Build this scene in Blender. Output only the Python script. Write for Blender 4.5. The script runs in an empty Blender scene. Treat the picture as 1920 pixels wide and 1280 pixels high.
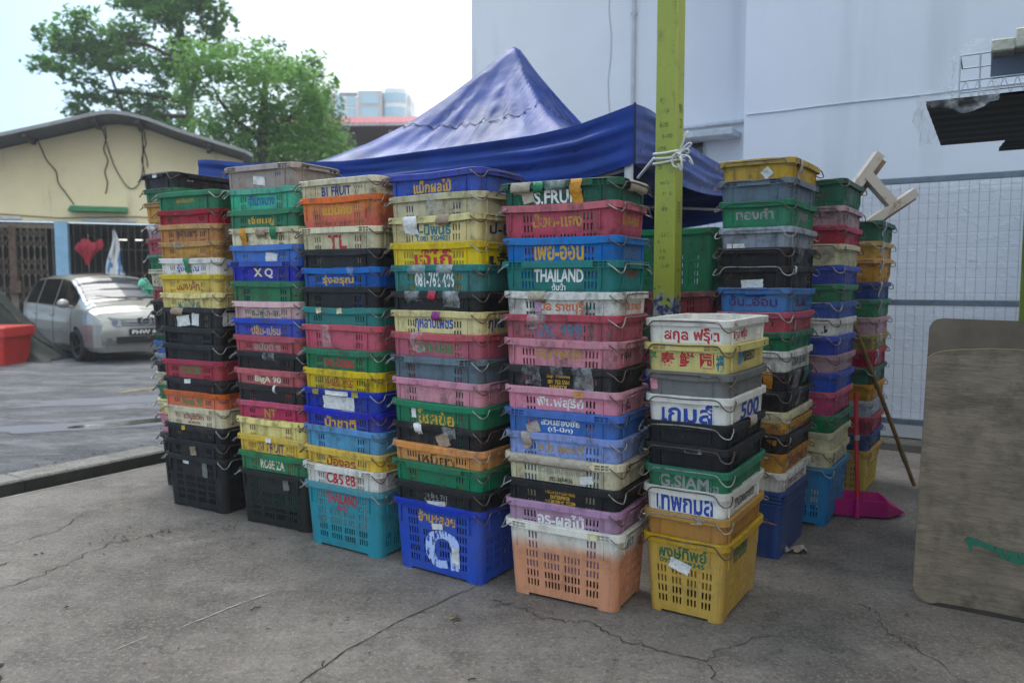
import bpy, math, random
from math import sin, cos, pi, radians as RAD, hypot
from mathutils import Vector, Matrix

S = bpy.context.scene
COL = S.collection
# ------------------------------------------------------------------ camera
cam_d = bpy.data.cameras.new('camera'); cam = bpy.data.objects.new('camera', cam_d); COL.objects.link(cam)
cam.location = (0, 0, 1.5)
cam.rotation_euler = (RAD(90 - 4.34), 0, 0)
cam_d.sensor_width = 36; cam_d.lens = 27.19
cam_d.clip_start = 0.05; cam_d.clip_end = 3000
cam_d.dof.use_dof = True; cam_d.dof.focus_distance = 3.7; cam_d.dof.aperture_fstop = 2.2
S.camera = cam
# ------------------------------------------------------------------ sky, sun, exposure
SUN_EL, SUN_AZ = RAD(60), RAD(322)      # azimuth measured clockwise from +Y
w = bpy.data.worlds.new('World'); S.world = w; w.use_nodes = True
nt = w.node_tree; nt.nodes.clear()
def wn(t): return nt.nodes.new(t)
out = wn('ShaderNodeOutputWorld'); bg = wn('ShaderNodeBackground'); sky = wn('ShaderNodeTexSky')
sky.sky_type = 'NISHITA'; sky.sun_disc = False; sky.sun_elevation = SUN_EL; sky.sun_rotation = SUN_AZ
sky.air_density = 1.0; sky.dust_density = 1.2; sky.ozone_density = 1.0
bg.inputs['Strength'].default_value = 0.12
tc = wn('ShaderNodeTexCoord'); no = wn('ShaderNodeTexNoise'); no.inputs['Scale'].default_value = 1.1; no.inputs['Detail'].default_value = 3
nt.links.new(tc.outputs['Generated'], no.inputs['Vector'])
sx = wn('ShaderNodeSeparateXYZ'); nt.links.new(tc.outputs['Generated'], sx.inputs[0])
# the cloud sheet is thinner to the west, where the blue comes through
m1 = wn('ShaderNodeMapRange'); m1.inputs['From Min'].default_value = -0.54; m1.inputs['From Max'].default_value = -0.08
m1.inputs['To Min'].default_value = 0.0; m1.inputs['To Max'].default_value = 1.0
nt.links.new(sx.outputs['X'], m1.inputs['Value'])
m2 = wn('ShaderNodeMath'); m2.operation = 'MULTIPLY_ADD'; m2.inputs[1].default_value = 0.25; m2.inputs[2].default_value = -0.12
nt.links.new(no.outputs['Fac'], m2.inputs[0])
m3 = wn('ShaderNodeMath'); m3.operation = 'ADD'; m3.use_clamp = True
nt.links.new(m1.outputs[0], m3.inputs[0]); nt.links.new(m2.outputs[0], m3.inputs[1])
mx = wn('ShaderNodeMix'); mx.data_type = 'RGBA'
nt.links.new(m3.outputs[0], mx.inputs['Factor']); hz = wn('ShaderNodeMix'); hz.data_type = 'RGBA'; hz.inputs['Factor'].default_value = .85; hz.inputs['B'].default_value = (1.9, 3.1, 4.4, 1)
nt.links.new(sky.outputs[0], hz.inputs['A']); nt.links.new(hz.outputs['Result'], mx.inputs['A'])
mx.inputs['B'].default_value = (5.8, 6.1, 6.2, 1)
nt.links.new(mx.outputs['Result'], bg.inputs['Color']); nt.links.new(bg.outputs[0], out.inputs[0])
sun_d = bpy.data.lights.new('sun', 'SUN'); sun_d.energy = 0.95; sun_d.angle = RAD(34); sun_d.color = (1, .96, .9)
sun = bpy.data.objects.new('sun', sun_d); COL.objects.link(sun)
sd = Vector((sin(SUN_AZ) * cos(SUN_EL), cos(SUN_AZ) * cos(SUN_EL), sin(SUN_EL)))
sun.rotation_euler = sd.to_track_quat('Z', 'Y').to_euler()
S.view_settings.view_transform = 'Standard'; S.view_settings.look = 'None'
S.view_settings.exposure = 1.42; S.view_settings.gamma = 1.0; S.view_settings.use_curve_mapping = False

rnd = random.Random(7)
TH = RAD(-32)
UX, UY = cos(TH), sin(TH); VX, VY = -sin(TH), cos(TH)
def W(u, v, z=0.0): return Vector((u * UX + v * VX, u * UY + v * VY, z))

# ------------------------------------------------------------------ materials
def lin(h):
    if isinstance(h, str):
        c = [int(h[i:i + 2], 16) / 255 for i in (0, 2, 4)]
        return tuple(x / 12.92 if x <= .04045 else ((x + .055) / 1.055) ** 2.4 for x in c)
    return tuple(h)
class NT:
    def __init__(s, name):
        s.m = bpy.data.materials.new(name); s.m.use_nodes = True; s.t = s.m.node_tree
        s.b = s.t.nodes['Principled BSDF']; s.o = s.t.nodes['Material Output']
    def n(s, t, **k):
        x = s.t.nodes.new(t)
        for a, b in k.items(): setattr(x, a, b)
        return x
    def l(s, a, b): s.t.links.new(a, b)
    def coord(s, kind='Object', scale=(1, 1, 1), rand=False):
        tc = s.n('ShaderNodeTexCoord'); mp = s.n('ShaderNodeMapping'); mp.inputs['Scale'].default_value = scale
        src = tc.outputs[kind]
        if rand:
            oi = s.n('ShaderNodeObjectInfo'); ml = s.n('ShaderNodeVectorMath', operation='SCALE'); ml.inputs[0].default_value = (37, 61, 17)
            s.l(oi.outputs['Random'], ml.inputs['Scale']); ad = s.n('ShaderNodeVectorMath', operation='ADD')
            s.l(src, ad.inputs[0]); s.l(ml.outputs[0], ad.inputs[1]); src = ad.outputs[0]
        s.l(src, mp.inputs['Vector']); return mp.outputs[0]
    def noise(s, vec, scale, detail=4, rough=.55, lo=.4, hi=.6, a=0., b=1.):
        x = s.n('ShaderNodeTexNoise'); x.inputs['Scale'].default_value = scale; x.inputs['Detail'].default_value = detail
        x.inputs['Roughness'].default_value = rough; s.l(vec, x.inputs['Vector'])
        r = s.n('ShaderNodeMapRange'); r.inputs['From Min'].default_value = lo; r.inputs['From Max'].default_value = hi
        r.inputs['To Min'].default_value = a; r.inputs['To Max'].default_value = b
        s.l(x.outputs['Fac'], r.inputs['Value']); return r.outputs[0]
    def mix(s, f, a, b, mode='MIX'):
        x = s.n('ShaderNodeMix'); x.data_type = 'RGBA'; x.blend_type = mode
        for sock, v in ((x.inputs['Factor'], f), (x.inputs['A'], a), (x.inputs['B'], b)):
            if hasattr(v, 'is_linked') or hasattr(v, 'links'): s.l(v, sock)
            elif isinstance(v, (int, float)): sock.default_value = v
            else: sock.default_value = (*lin(v), 1)
        return x.outputs['Result']
    def math(s, op, a, b=0.):
        x = s.n('ShaderNodeMath', operation=op)
        for i, v in enumerate((a, b)):
            if isinstance(v, (int, float)): x.inputs[i].default_value = v
            else: s.l(v, x.inputs[i])
        return x.outputs[0]
    def bump(s, h, strength=.3, dist=.01, prev=None):
        x = s.n('ShaderNodeBump'); x.inputs['Strength'].default_value = strength; x.inputs['Distance'].default_value = dist
        s.l(h, x.inputs['Height'])
        if prev is not None: s.l(prev, x.inputs['Normal'])
        s.l(x.outputs[0], s.b.inputs['Normal']); return x.outputs[0]
    def base(s, v):
        if hasattr(v, 'links'): s.l(v, s.b.inputs['Base Color'])
        else: s.b.inputs['Base Color'].default_value = (*lin(v), 1)
    def set(s, **k):
        for a, v in k.items():
            sock = s.b.inputs[a.replace('_', ' ')]
            if hasattr(v, 'links'): s.l(v, sock)
            else: sock.default_value = v
        return s

def simple(name, c, rough=.6, metal=0., var=.25, scale=8, bump=0., coat=0.):
    k = NT(name); v = k.coord()
    d = tuple(x * (1 - var) for x in lin(c))
    k.base(k.mix(k.noise(v, scale, 5, .6, .35, .65), lin(c), d)); k.set(Roughness=rough, Metallic=metal)
    if coat: k.set(Coat_Weight=coat)
    if bump: k.bump(k.noise(v, scale * 6, 4, .6, .3, .7), bump, .01)
    return k.m

HEX = dict(green='1c7a52', aqua='3fae8c', teal='1b7a78', dkgreen='0f5a40', red='a5203f', rose='be5566', pink='d68a9f', palepink='d8b0b2',
    hotpink='cc4a74', orange='d06a2c', lorange='e0924f', tan='c08a48', cream='ddd2ae', pyellow='e6d58c', yellow='dfbd2c', mustard='c2861a',
    gold='c09a20', blue='2a6fc0', royal='1f3fb4', dkblue='1d3a7c', navy='26386c', lblue='3d92c8', periwinkle='7f9bd8', turq='3b9aa8', white='e4e2da',
    grey='6f706e', bluegrey='677a88', ltgrey='9aa4b0', black='16171c', char='1a1f1e', lilac='b184a8', taupe='a89a92', khaki='cfc79c',
    skyblue='2b7fae', olive='8f8440', pinkgrey='b08a94', dimrose='96525c', ochre='b88a3a')
_cm = {}
def plastic(c, dirt=.5):
    key = (c, dirt)
    if key in _cm: return _cm[key]
    k = NT('plastic_' + str(c if isinstance(c, str) else c[0])); v = k.coord(rand=True); v0 = k.coord()
    grime = '3a332b'
    if isinstance(c, tuple):            # two dyes meeting across the moulding
        z = k.n('ShaderNodeSeparateXYZ'); k.l(v0, z.inputs[0])
        f = k.n('ShaderNodeMapRange'); f.inputs['From Min'].default_value = c[2]; f.inputs['From Max'].default_value = c[3]
        f.interpolation_type = 'SMOOTHSTEP'
        k.l(k.math('ADD', z.outputs['Z'], k.noise(v, 7, 2, .5, .3, .7, -.015, .015)), f.inputs['Value'])
        col = k.mix(f.outputs[0], lin(HEX.get(c[1], c[1])), lin(HEX.get(c[0], c[0])))
    else:
        a = tuple(x * .86 for x in lin(HEX.get(c, c))); g = sum(a) / 3
        faded = tuple(min(1, x * .80 + g * .18 + .006) for x in a)
        col = k.mix(k.noise(v, 2.2, 3, .5, .35, .7), a, faded)
    st = k.coord(scale=(26, 26, 2.2), rand=True)
    dk = k.noise(st, 1.0, 4, .65, .48, .74, 0, .6 * dirt)
    sm = k.noise(v, 11, 6, .7, .50, .70, 0, .9 * dirt)
    sc = k.noise(k.coord(scale=(1, 1, .25), rand=True), 70, 4, .75, .62, .70, 0, .55 * dirt)
    col = k.mix(dk, col, grime); col = k.mix(sm, col, grime); col = k.mix(sc, col, '8a8278')
    ri = k.n('ShaderNodeObjectInfo'); hs = k.n('ShaderNodeHueSaturation'); k.l(col, hs.inputs['Color'])
    for nm_, lo_, hi_, mul in (('Hue', .488, .512, 1.0), ('Saturation', .92, 1.12, 7.31), ('Value', .86, 1.12, 13.7)):
        fr = k.math('FRACT', k.math('MULTIPLY', ri.outputs['Random'], mul)); rg = k.n('ShaderNodeMapRange'); rg.inputs['To Min'].default_value = lo_; rg.inputs['To Max'].default_value = hi_
        k.l(fr, rg.inputs['Value']); k.l(rg.outputs[0], hs.inputs[nm_])
    col = hs.outputs[0]
    k.base(col); k.set(Roughness=k.noise(v, 9, 4, .6, .35, .7, .42, .7))
    k.b.inputs['Specular IOR Level'].default_value = .3
    # fine moulded flutes and scuffs
    s = k.n('ShaderNodeSeparateXYZ'); k.l(v0, s.inputs[0])
    fl = k.math('SINE', k.math('MULTIPLY', k.math('ADD', s.outputs['X'], s.outputs['Y']), 2 * pi / .0125))
    b1 = k.bump(k.math('POWER', k.math('ABSOLUTE', fl), 6.0), .35, .0012)
    k.bump(k.noise(v, 40, 4, .6, .3, .7), .12, .004, b1)
    _cm[key] = k.m; return k.m
_pm = {}
def paint(c, wear=.35):
    key = (c, wear)
    if key in _pm: return _pm[key]
    k = NT('lettering_paint'); v = k.coord(rand=True); k.base(c); k.set(Roughness=.6)
    tr = k.n('ShaderNodeBsdfTransparent'); ms = k.n('ShaderNodeMixShader')
    st = k.coord(scale=(1, 1, .35), rand=True)
    k.l(k.noise(st, 55, 5, .7, .675 - wear * .20, .73 - wear * .20), ms.inputs[0])
    k.l(k.b.outputs[0], ms.inputs[1]); k.l(tr.outputs[0], ms.inputs[2]); k.l(ms.outputs[0], k.o.inputs[0])
    _pm[key] = k.m; return k.m
def wire_mat(name, c, rust):
    k = NT(name); v = k.coord(rand=True)
    col = k.mix(k.noise(v, 18, 5, .65, .62 - rust * .4, .72 - rust * .3), c, '4a2e20'); k.base(col)
    k.set(Metallic=k.noise(v, 18, 5, .65, .62 - rust * .4, .72 - rust * .3, .75, .05), Roughness=.48); return k.m
M_steel = wire_mat('galvanised_wire', '9a9a97', .3); M_rust = wire_mat('rusty_wire', '8a7f74', .75); M_dkwire = wire_mat('dark_wire', '5c5a58', .45)
def clear_mat():
    k = NT('clear_film'); v = k.coord(rand=True); k.base('d9dadb'); k.set(Roughness=.18)
    tr = k.n('ShaderNodeBsdfTransparent'); ms = k.n('ShaderNodeMixShader')
    k.l(k.noise(v, 14, 4, .7, .4, .72, .03, .5), ms.inputs[0]); k.l(k.b.outputs[0], ms.inputs[2]); k.l(tr.outputs[0], ms.inputs[1])
    k.l(ms.outputs[0], k.o.inputs[0]); k.bump(k.noise(v, 22, 3, .5, .3, .7), .5, .012); return k.m
M_clear = clear_mat()
_st = {}
def sticker_mat(c):
    if c == 'clear': return M_clear
    if c not in _st:
        k = NT('sticker_' + c); v = k.coord(rand=True); h = {'paper': 'd6d6d4', 'brown': '9c8873', 'kraft': '8d8068', 'mask': 'a89d8c'}.get(c, HEX.get(c, c))
        a = lin(h); k.base(k.mix(k.noise(v, 25, 5, .6, .45, .75), a, tuple(x * .55 for x in a))); k.set(Roughness=.5)
        k.bump(k.noise(v, 35, 4, .6, .3, .7), .5, .01); _st[c] = k.m
    return _st[c]

# ------------------------------------------------------------------ mesh helpers
class MB:
    def __init__(s): s.v = []; s.f = []; s.m = []; s.sm = []
    def add(s, vs, fs, mat=0, smooth=False):
        n = len(s.v); s.v += [tuple(p) for p in vs]
        for f in fs: s.f.append(tuple(i + n for i in f)); s.m.append(mat); s.sm.append(smooth)
    def quad(s, a, b, c, d, mat=0): s.add([a, b, c, d], [(0, 1, 2, 3)], mat)
    def box(s, c, d, rot=None, mat=0, ch=0.0):
        x, y, z = d[0] / 2, d[1] / 2, d[2] / 2; c = Vector(c)
        if ch:
            vs = []
            for sz in (-1, 1):
                for k, (px, py) in enumerate(((x, y), (-x, y), (-x, -y), (x, -y))):
                    qx, qy = (1 if px > 0 else -1), (1 if py > 0 else -1)
                    for (ax, ay, az) in ((px - qx * ch, py, sz * (z - ch)), (px, py - qy * ch, sz * (z - ch)), (px - qx * ch, py - qy * ch, sz * z)):
                        vs.append(Vector((ax, ay, az)))
            import bmesh
            bm = bmesh.new()
            for p in vs: bm.verts.new(p)
            r = bmesh.ops.convex_hull(bm, input=bm.verts); bm.verts.index_update()
            V = [p.co.copy() for p in bm.verts]; F = [[q.index for q in f.verts] for f in bm.faces]; bm.free()
        else:
            V = [Vector((i * x, j * y, k * z)) for k in (-1, 1) for j in (-1, 1) for i in (-1, 1)]
            F = [(0, 2, 3, 1), (4, 5, 7, 6), (0, 1, 5, 4), (2, 6, 7, 3), (0, 4, 6, 2), (1, 3, 7, 5)]
        if rot is not None: V = [rot @ p for p in V]
        s.add([p + c for p in V], F, mat)
    def tube(s, path, r, n=6, mat=0, cap=True, smooth=True):
        P = [Vector(p) for p in path]; rs = r if isinstance(r, (list, tuple)) else [r] * len(P)
        vs = []; fs = []; up = None
        for i, p in enumerate(P):
            t = (P[min(i + 1, len(P) - 1)] - P[max(i - 1, 0)])
            if t.length < 1e-9: t = Vector((0, 0, 1))
            t.normalize()
            if up is None: up = t.orthogonal().normalized()
            else:
                up = (up - t * up.dot(t))
                up = up.normalized() if up.length > 1e-6 else t.orthogonal().normalized()
            b = t.cross(up)
            for k in range(n):
                a = 2 * pi * k / n; vs.append(p + (up * cos(a) + b * sin(a)) * rs[i])
        for i in range(len(P) - 1):
            for k in range(n):
                k2 = (k + 1) % n; fs.append((i * n + k, i * n + k2, (i + 1) * n + k2, (i + 1) * n + k))
        s.add(vs, fs, mat, smooth)
        if cap:
            e = (len(P) - 1) * n; s.add(vs[:n], [tuple(range(n))[::-1]], mat); s.add(vs[e:e + n], [tuple(range(n))], mat)
    def prism(s, poly, axis_o, ex, ey, ez, depth, mat=0):
        """polygon in the plane (ex, ey) at axis_o, extruded along ez"""
        o = Vector(axis_o); n = len(poly)
        A = [o + ex * p[0] + ey * p[1] for p in poly]; B = [p + ez * depth for p in A]
        s.add(A + B, [tuple(range(n))[::-1], tuple(range(n, 2 * n))] + [(i, (i + 1) % n, n + (i + 1) % n, n + i) for i in range(n)], mat)
    def grid(s, fn, nu, nv, mat=0, smooth=True):
        vs = [fn(i / nu, j / nv) for j in range(nv + 1) for i in range(nu + 1)]; q = nu + 1
        s.add(vs, [(j * q + i, j * q + i + 1, (j + 1) * q + i + 1, (j + 1) * q + i) for j in range(nv) for i in range(nu)], mat, smooth)
    def mesh(s, name, nmat=1):
        me = bpy.data.meshes.new(name); me.from_pydata(s.v, [], s.f)
        me.polygons.foreach_set('material_index', s.m); me.polygons.foreach_set('use_smooth', s.sm); me.update(); return me
    def build(s, name, mats, parent=None, loc=None, rot=None):
        mats = mats if isinstance(mats, (list, tuple)) else [mats]
        me = s.mesh(name)
        for m in mats: me.materials.append(m)
        return link(name, me, parent, loc, rot)
def link(name, me, parent=None, loc=None, rot=None):
    o = bpy.data.objects.new(name, me); COL.objects.link(o)
    if parent is not None: o.parent = parent
    if loc is not None: o.location = loc
    if rot is not None: o.rotation_euler = rot
    return o
def tag(o, label, cat, group=None):
    o['label'] = label; o['category'] = cat
    if group: o['group'] = group
    return o
def thing(name, label, cat, loc=(0, 0, 0), rot=(0, 0, 0), group=None):
    o = bpy.data.objects.new(name, None); COL.objects.link(o); o.location = loc; o.rotation_euler = rot; o.empty_display_size = .1
    return tag(o, label, cat, group)
def struct(o, kind='structure'): o['kind'] = kind; return o
def catmull(P, n=6):
    P = [Vector(p) for p in P]; Q = [P[0]] + P + [P[-1]]; r = []
    for i in range(1, len(Q) - 2):
        a, b, c, d = Q[i - 1:i + 3]
        for k in range(n):
            t = k / n
            r.append(.5 * ((2 * b) + (c - a) * t + (2 * a - 5 * b + 4 * c - d) * t * t + (3 * b - a - 3 * c + d) * t ** 3))
    r.append(P[-1]); return r

# ------------------------------------------------------------------ lettering
_tx = {}
def text_geo(s, bold=.028):
    key = (s, bold)
    if key in _tx: return _tx[key]
    cu = bpy.data.curves.new('t', 'FONT'); cu.body = s; cu.offset = bold; cu.resolution_u = 3; cu.align_x = 'CENTER'; cu.space_line = .85
    o = bpy.data.objects.new('t', cu); COL.objects.link(o)
    dg = bpy.context.evaluated_depsgraph_get(); me = bpy.data.meshes.new_from_object(o.evaluated_get(dg))
    V = [(p.co.x, p.co.y) for p in me.vertices]; F = [tuple(p.vertices) for p in me.polygons]
    bpy.data.objects.remove(o); bpy.data.curves.remove(cu); bpy.data.meshes.remove(me)
    if V:
        x0 = min(p[0] for p in V); x1 = max(p[0] for p in V); y0 = min(p[1] for p in V); y1 = max(p[1] for p in V)
        V = [((p[0] - x0) / (x1 - x0) - .5, (p[1] - y0) / (y1 - y0)) for p in V]
    _tx[key] = (V, F); return _tx[key]

# ------------------------------------------------------------------ the fruit crate
HC = .36; A0, B0, A1, B1 = .2675, .1675, .2875, .1875; RC = .035; LIP = .0155; TW = .003
ROWS = [(HC - .048 - .0455 * i - .031, HC - .048 - .0455 * i) for i in range(6)]
def slot_cols(groups, w=.009, g=.009):
    r = []
    for c, n in groups:
        x0 = c - (n * w + (n - 1) * g) / 2
        r += [(x0 + k * (w + g), x0 + k * (w + g) + w) for k in range(n)]
    return r
def stations(cl, cs):
    """perimeter stations: ('F'|'R'|'B'|'L', t in -1..1) and corner arcs"""
    out = []
    for side, cols, half in (('F', cl, A1 - RC), ('R', cs, B1 - RC), ('B', cl, A1 - RC), ('L', cs, B1 - RC)):
        ts = sorted(set([-1.0, 1.0] + [x / half for c in cols for x in c]))
        out += [(side, t) for t in ts]
        out += [(side + 'c', k / 4) for k in (1, 2, 3)]
    return out
def ppos(st, a, b, r):
    s, t = st
    if s == 'F': return (t * (a - r), -b)
    if s == 'R': return (a, t * (b - r))
    if s == 'B': return (-t * (a - r), b)
    if s == 'L': return (-a, -t * (b - r))
    k = 'FRBL'.index(s[0]); ang = -pi / 2 + (k + t) * pi / 2
    cx = (a - r) * (1 if k in (0, 1) else -1); cy = (b - r) * (-1 if k in (0, 3) else 1)
    if k == 0: cx, cy = a - r, -(b - r)
    if k == 1: cx, cy = a - r, b - r
    if k == 2: cx, cy = -(a - r), b - r
    if k == 3: cx, cy = -(a - r), -(b - r)
    return (cx + r * cos(ang), cy + r * sin(ang))
def ab(z): f = z / HC; return A0 + (A1 - A0) * f, B0 + (B1 - B0) * f
def body_mb(n_out=3, base=False, shorts=False):
    CL = slot_cols([(-.163, 4), (-.055, 5), (.055, 5), (.163, 4)]); CS = slot_cols([(-.112, 3), (-.038, 3), (.038, 3), (.112, 3)])
    st = stations(CL, CS); N = len(st)
    nrow = 6 if base else 3
    zs = sorted(set([0, .012, HC] + [z for r in ROWS[:nrow] for z in r]))
    def hole(j, zi):
        s, t = st[j]; s2, t2 = st[(j + 1) % N]
        if s != s2 or len(s) > 1: return False
        half = (A1 if s in 'FB' else B1) - RC; x = (t + t2) / 2 * half; z = (zs[zi] + zs[zi + 1]) / 2
        if zs[zi + 1] <= .0121: return abs(x) < half - .03
        row = next((i for i, r in enumerate(ROWS[:nrow]) if r[0] < z < r[1]), None)
        if row is None: return False
        if s in 'FB':
            c = next((i for i, q in enumerate(CL) if q[0] - 1e-4 < x < q[1] + 1e-4), None)
            if c is None: return False
            if row < 2:
                if n_out == 4: return c < 4 or c >= 14
                return (1 <= c < 4 or 14 <= c < 17)
            return True
        c = next((i for i, q in enumerate(CS) if q[0] - 1e-4 < x < q[1] + 1e-4), None)
        return c is not None and (row >= 2 or (shorts and row == 1 and False))
    mb = MB(); vo = []; vi = []
    for z in zs:
        a, b = ab(z)
        if not base:
            q_ = .007 * max(0, min(1, (HC - .125 - z) / .06)); a -= q_; b -= q_
        for s_ in st:
            x, y = ppos(s_, a, b, RC); vo.append((x, y, z))
        for s_ in st:
            x, y = ppos(s_, a - TW, b - TW, RC - TW); vi.append((x, y, z))
    L = len(zs); vs = vo + [None] * 0
    vo2 = []; vi2 = []
    for l in range(L): vo2 += vo[l * N:(l + 1) * N]; vi2 += vi[l * N:(l + 1) * N]
    O = lambda j, l: l * N + j % N
    I = lambda j, l: L * N + l * N + j % N
    fs = []; H = [[hole(j, l) for j in range(N)] for l in range(L - 1)]
    for l in range(L - 1):
        for j in range(N):
            if H[l][j]:
                if l + 1 < L - 1 and not H[l + 1][j]: fs.append((O(j, l + 1), O(j + 1, l + 1), I(j + 1, l + 1), I(j, l + 1)))
                if l > 0 and not H[l - 1][j]: fs.append((O(j, l), I(j, l), I(j + 1, l), O(j + 1, l)))
                if not H[l][(j + 1) % N]: fs.append((O(j + 1, l), I(j + 1, l), I(j + 1, l + 1), O(j + 1, l + 1)))
                if not H[l][j - 1]: fs.append((O(j, l), O(j, l + 1), I(j, l + 1), I(j, l)))
            else:
                fs.append((O(j, l), O(j + 1, l), O(j + 1, l + 1), O(j, l + 1)))
                fs.append((I(j, l), I(j, l + 1), I(j + 1, l + 1), I(j + 1, l)))
    fs.append(tuple(I(j, 1) for j in range(N)))
    fs.append(tuple(O(j, 1) for j in range(N))[::-1])
    mb.add(vo2 + vi2, fs, 0, False)
    # gusset ribs under the lip
    for sgn in (-1, 1):
        for x in (-.238, .212):
            z0, z1 = HC - .03, HC - .125
            pts = [(0, z0), (.010, z0), (.0095, z1 + .01), (.003, z1)]
            y0 = ab((z0 + z1) / 2)[1] - .002
            mb.prism([(p[0], p[1]) for p in pts], (x * -sgn - .0022, sgn * y0, 0), Vector((0, sgn, 0)), Vector((0, 0, 1)), Vector((1, 0, 0)), .0044)
        for y in (-.118, .118):
            z0, z1 = HC - .03, HC - .11
            x0 = ab((z0 + z1) / 2)[0] - .002
            mb.prism([(0, z0), (.008, z0), (.0075, z1 + .01), (.003, z1)], (sgn * x0, y - .002, 0), Vector((sgn, 0, 0)), Vector((0, 0, 1)), Vector((0, 1, 0)), .004)
    return mb
def rim_mb(kind, seed):
    r = random.Random(seed); lip = .031; LIP = .0155 if kind == 's' else .021
    st = []
    CL = [(-.2480, -.2310), (-.2270, -.2100), (-.2060, -.1800), (.1800, .2060), (.2100, .2270), (.2310, .2480)]
    CS = [(-.1480, -.1200), (-.1160, -.0880), (.0880, .1160), (.1200, .1480)]
    if kind == 's':
        CL = [(-.25, -.12), (0, .12), (.18, .25)]; CS = [(-.065, -.06), (.06, .065)]
    st = stations(CL, CS); N = len(st)
    wl = r.uniform(-.008, .003); ws = r.uniform(-.005, .002); ph = r.uniform(0, 6)
    def warp(s):
        t = s[1] if len(s[0]) == 1 else 1
        base = (wl if s[0][0] in 'FB' else ws) * (1 - t * t) if len(s[0]) == 1 else 0
        return base + .0008 * sin(ph + 5 * t)
    def off(s):
        if kind == 's' and s[0] in 'RL' and abs(s[1] * (B1 - RC)) < .062: return .004
        return 0.
    if kind == 's': lv = [HC - lip, HC - .003]
    else: lv = [HC - lip, HC - lip + .003, HC - lip / 2 - .0015, HC - lip / 2 + .0015, HC - .005, HC - .002]
    mb = MB(); rings = []
    def ring(o, z):
        rings.append([(*ppos(s, A1 + o + (off(s) if o > .005 else 0), B1 + o + (off(s) if o > .005 else 0), RC + o), z + warp(s)) for s in st])
    L = len(lv)
    for z in lv: ring(LIP, z)
    ring(LIP - .003, HC); ring(-TW + .002, HC); ring(-TW, HC - .002); ring(-TW, HC - .006)         # top land
    for z in lv: ring(LIP - .003, min(z, HC - .0045))
    ring(.0004, HC - .0045)
    vs = [p for q in rings for p in q]; V = lambda k, j: k * N + j % N
    def hole(j, l):
        if kind == 's' or l not in (1, 3): return False
        s, t = st[j]; s2, t2 = st[(j + 1) % N]
        if len(s) > 1 or s != s2: return False
        x = (t + t2) / 2 * ((A1 if s in 'FB' else B1) - RC)
        return any(c[0] < x < c[1] for c in (CL if s in 'FB' else CS))
    fs = []
    base_i = L + 4
    for l in range(L - 1):
        for j in range(N):
            if hole(j, l):
                a, b, c, d = V(l, j), V(l, j + 1), V(l + 1, j + 1), V(l + 1, j)
                e, f, g, h = V(base_i + l, j), V(base_i + l, j + 1), V(base_i + l + 1, j + 1), V(base_i + l + 1, j)
                fs += [(a, e, f, b), (b, f, g, c), (c, g, h, d), (d, h, e, a)]
            else:
                fs.append((V(l, j), V(l, j + 1), V(l + 1, j + 1), V(l + 1, j)))
                fs.append((V(base_i + l, j), V(base_i + l + 1, j), V(base_i + l + 1, j + 1), V(base_i + l, j + 1)))
    for k in range(L - 1, L + 3):
        for j in range(N): fs.append((V(k, j), V(k, j + 1), V(k + 1, j + 1), V(k + 1, j)))
    for j in range(N):
        fs.append((V(0, j), V(base_i, j), V(base_i, j + 1), V(0, j + 1)))
        e = base_i + L - 1; fs.append((V(e, j), V(e + 1, j), V(e + 1, j + 1), V(e, j + 1)))
    mb.add(vs, fs, 0, False); return mb
def bail_mb(swing, seed):
    r = random.Random(seed); j = lambda s=.004: r.uniform(-s, s)
    xo, yo = A1 + LIP, B1 + LIP
    half = [(xo - .052, yo - .004, HC - .014 + j(.002)), (xo - .046, yo + .006, HC - .017), (xo - .018, yo + .010, HC - .034 + j()), (xo + .004, yo + .007, HC - .047 + j()),
            (xo + .012, yo - .012, HC - .049 + j()), (xo + .013, yo - .034, HC - .036 + j()), (xo + .012, yo - .052, HC - .014 + j()), (xo + .011, yo - .085, HC - .009 + j(.003))]
    path = [Vector(p) for p in half] + [Vector((xo + .011, 0, HC - .010 + j(.003)))] + [Vector((p[0], -p[1], p[2])) for p in half[::-1]]
    pv = Vector((xo - .050, 0, HC - .016)); R = Matrix.Rotation(swing, 4, 'Y')
    pth = [pv + R @ (p - pv) for p in catmull(path, 4)]
    mb = MB(); mb.tube(pth, .0031, 6); return mb
_bm = {}
def body_mesh(base, n_out, texts):
    key = (base, n_out)
    if not texts:
        if key not in _bm:
            me = body_mb(n_out, base).mesh('crate_body'); me.materials.append(None); _bm[key] = me
        return _bm[key]
    mb = body_mb(n_out, base)
    for i, t in enumerate(texts):
        side, s, col, w_, h_, dz, cx = (list(t) + [None] * 7)[:7]
        w_ = w_ or .24; h_ = h_ or .058; dz = .040 if dz is None else dz; cx = cx or 0.
        V, F = text_geo(s)
        vs = []; ph_ = random.Random(hash(s) % 9973 if 0 else sum(map(ord, s)) * 7 + i).uniform(0, 6)
        for x, y in V:
            x, y = x + .004 * sin(9 * y + ph_) + .002 * sin(31 * x + ph_ * 2), y + .010 * sin(13 * x + ph_) + .006 * sin(37 * x + 8 * y + ph_)
            z = HC - dz - h_ + y * h_; a, b = ab(z); q = cx + x * w_; e = .0012
            vs.append((q, -b - e, z) if side == 'F' else (a + e, q, z) if side == 'R' else (-a - e, -q, z))
        mb.add(vs, F, i + 1)
    me = mb.mesh('crate_body')
    for _ in range(len(texts) + 1): me.materials.append(None)
    return me
RIMS = {k: [rim_mb(k, i).mesh('crate_rim') for i in range(5)] for k in 'sl'}
for k in RIMS:
    for me in RIMS[k]: me.materials.append(None)
BAILS = []
for i, sw in enumerate((0, .02, -.03, .05, -.05, .01, .07, -.02)):
    me = bail_mb(sw, i).mesh('crate_handle'); me.materials.append(None); BAILS.append(me)
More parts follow.
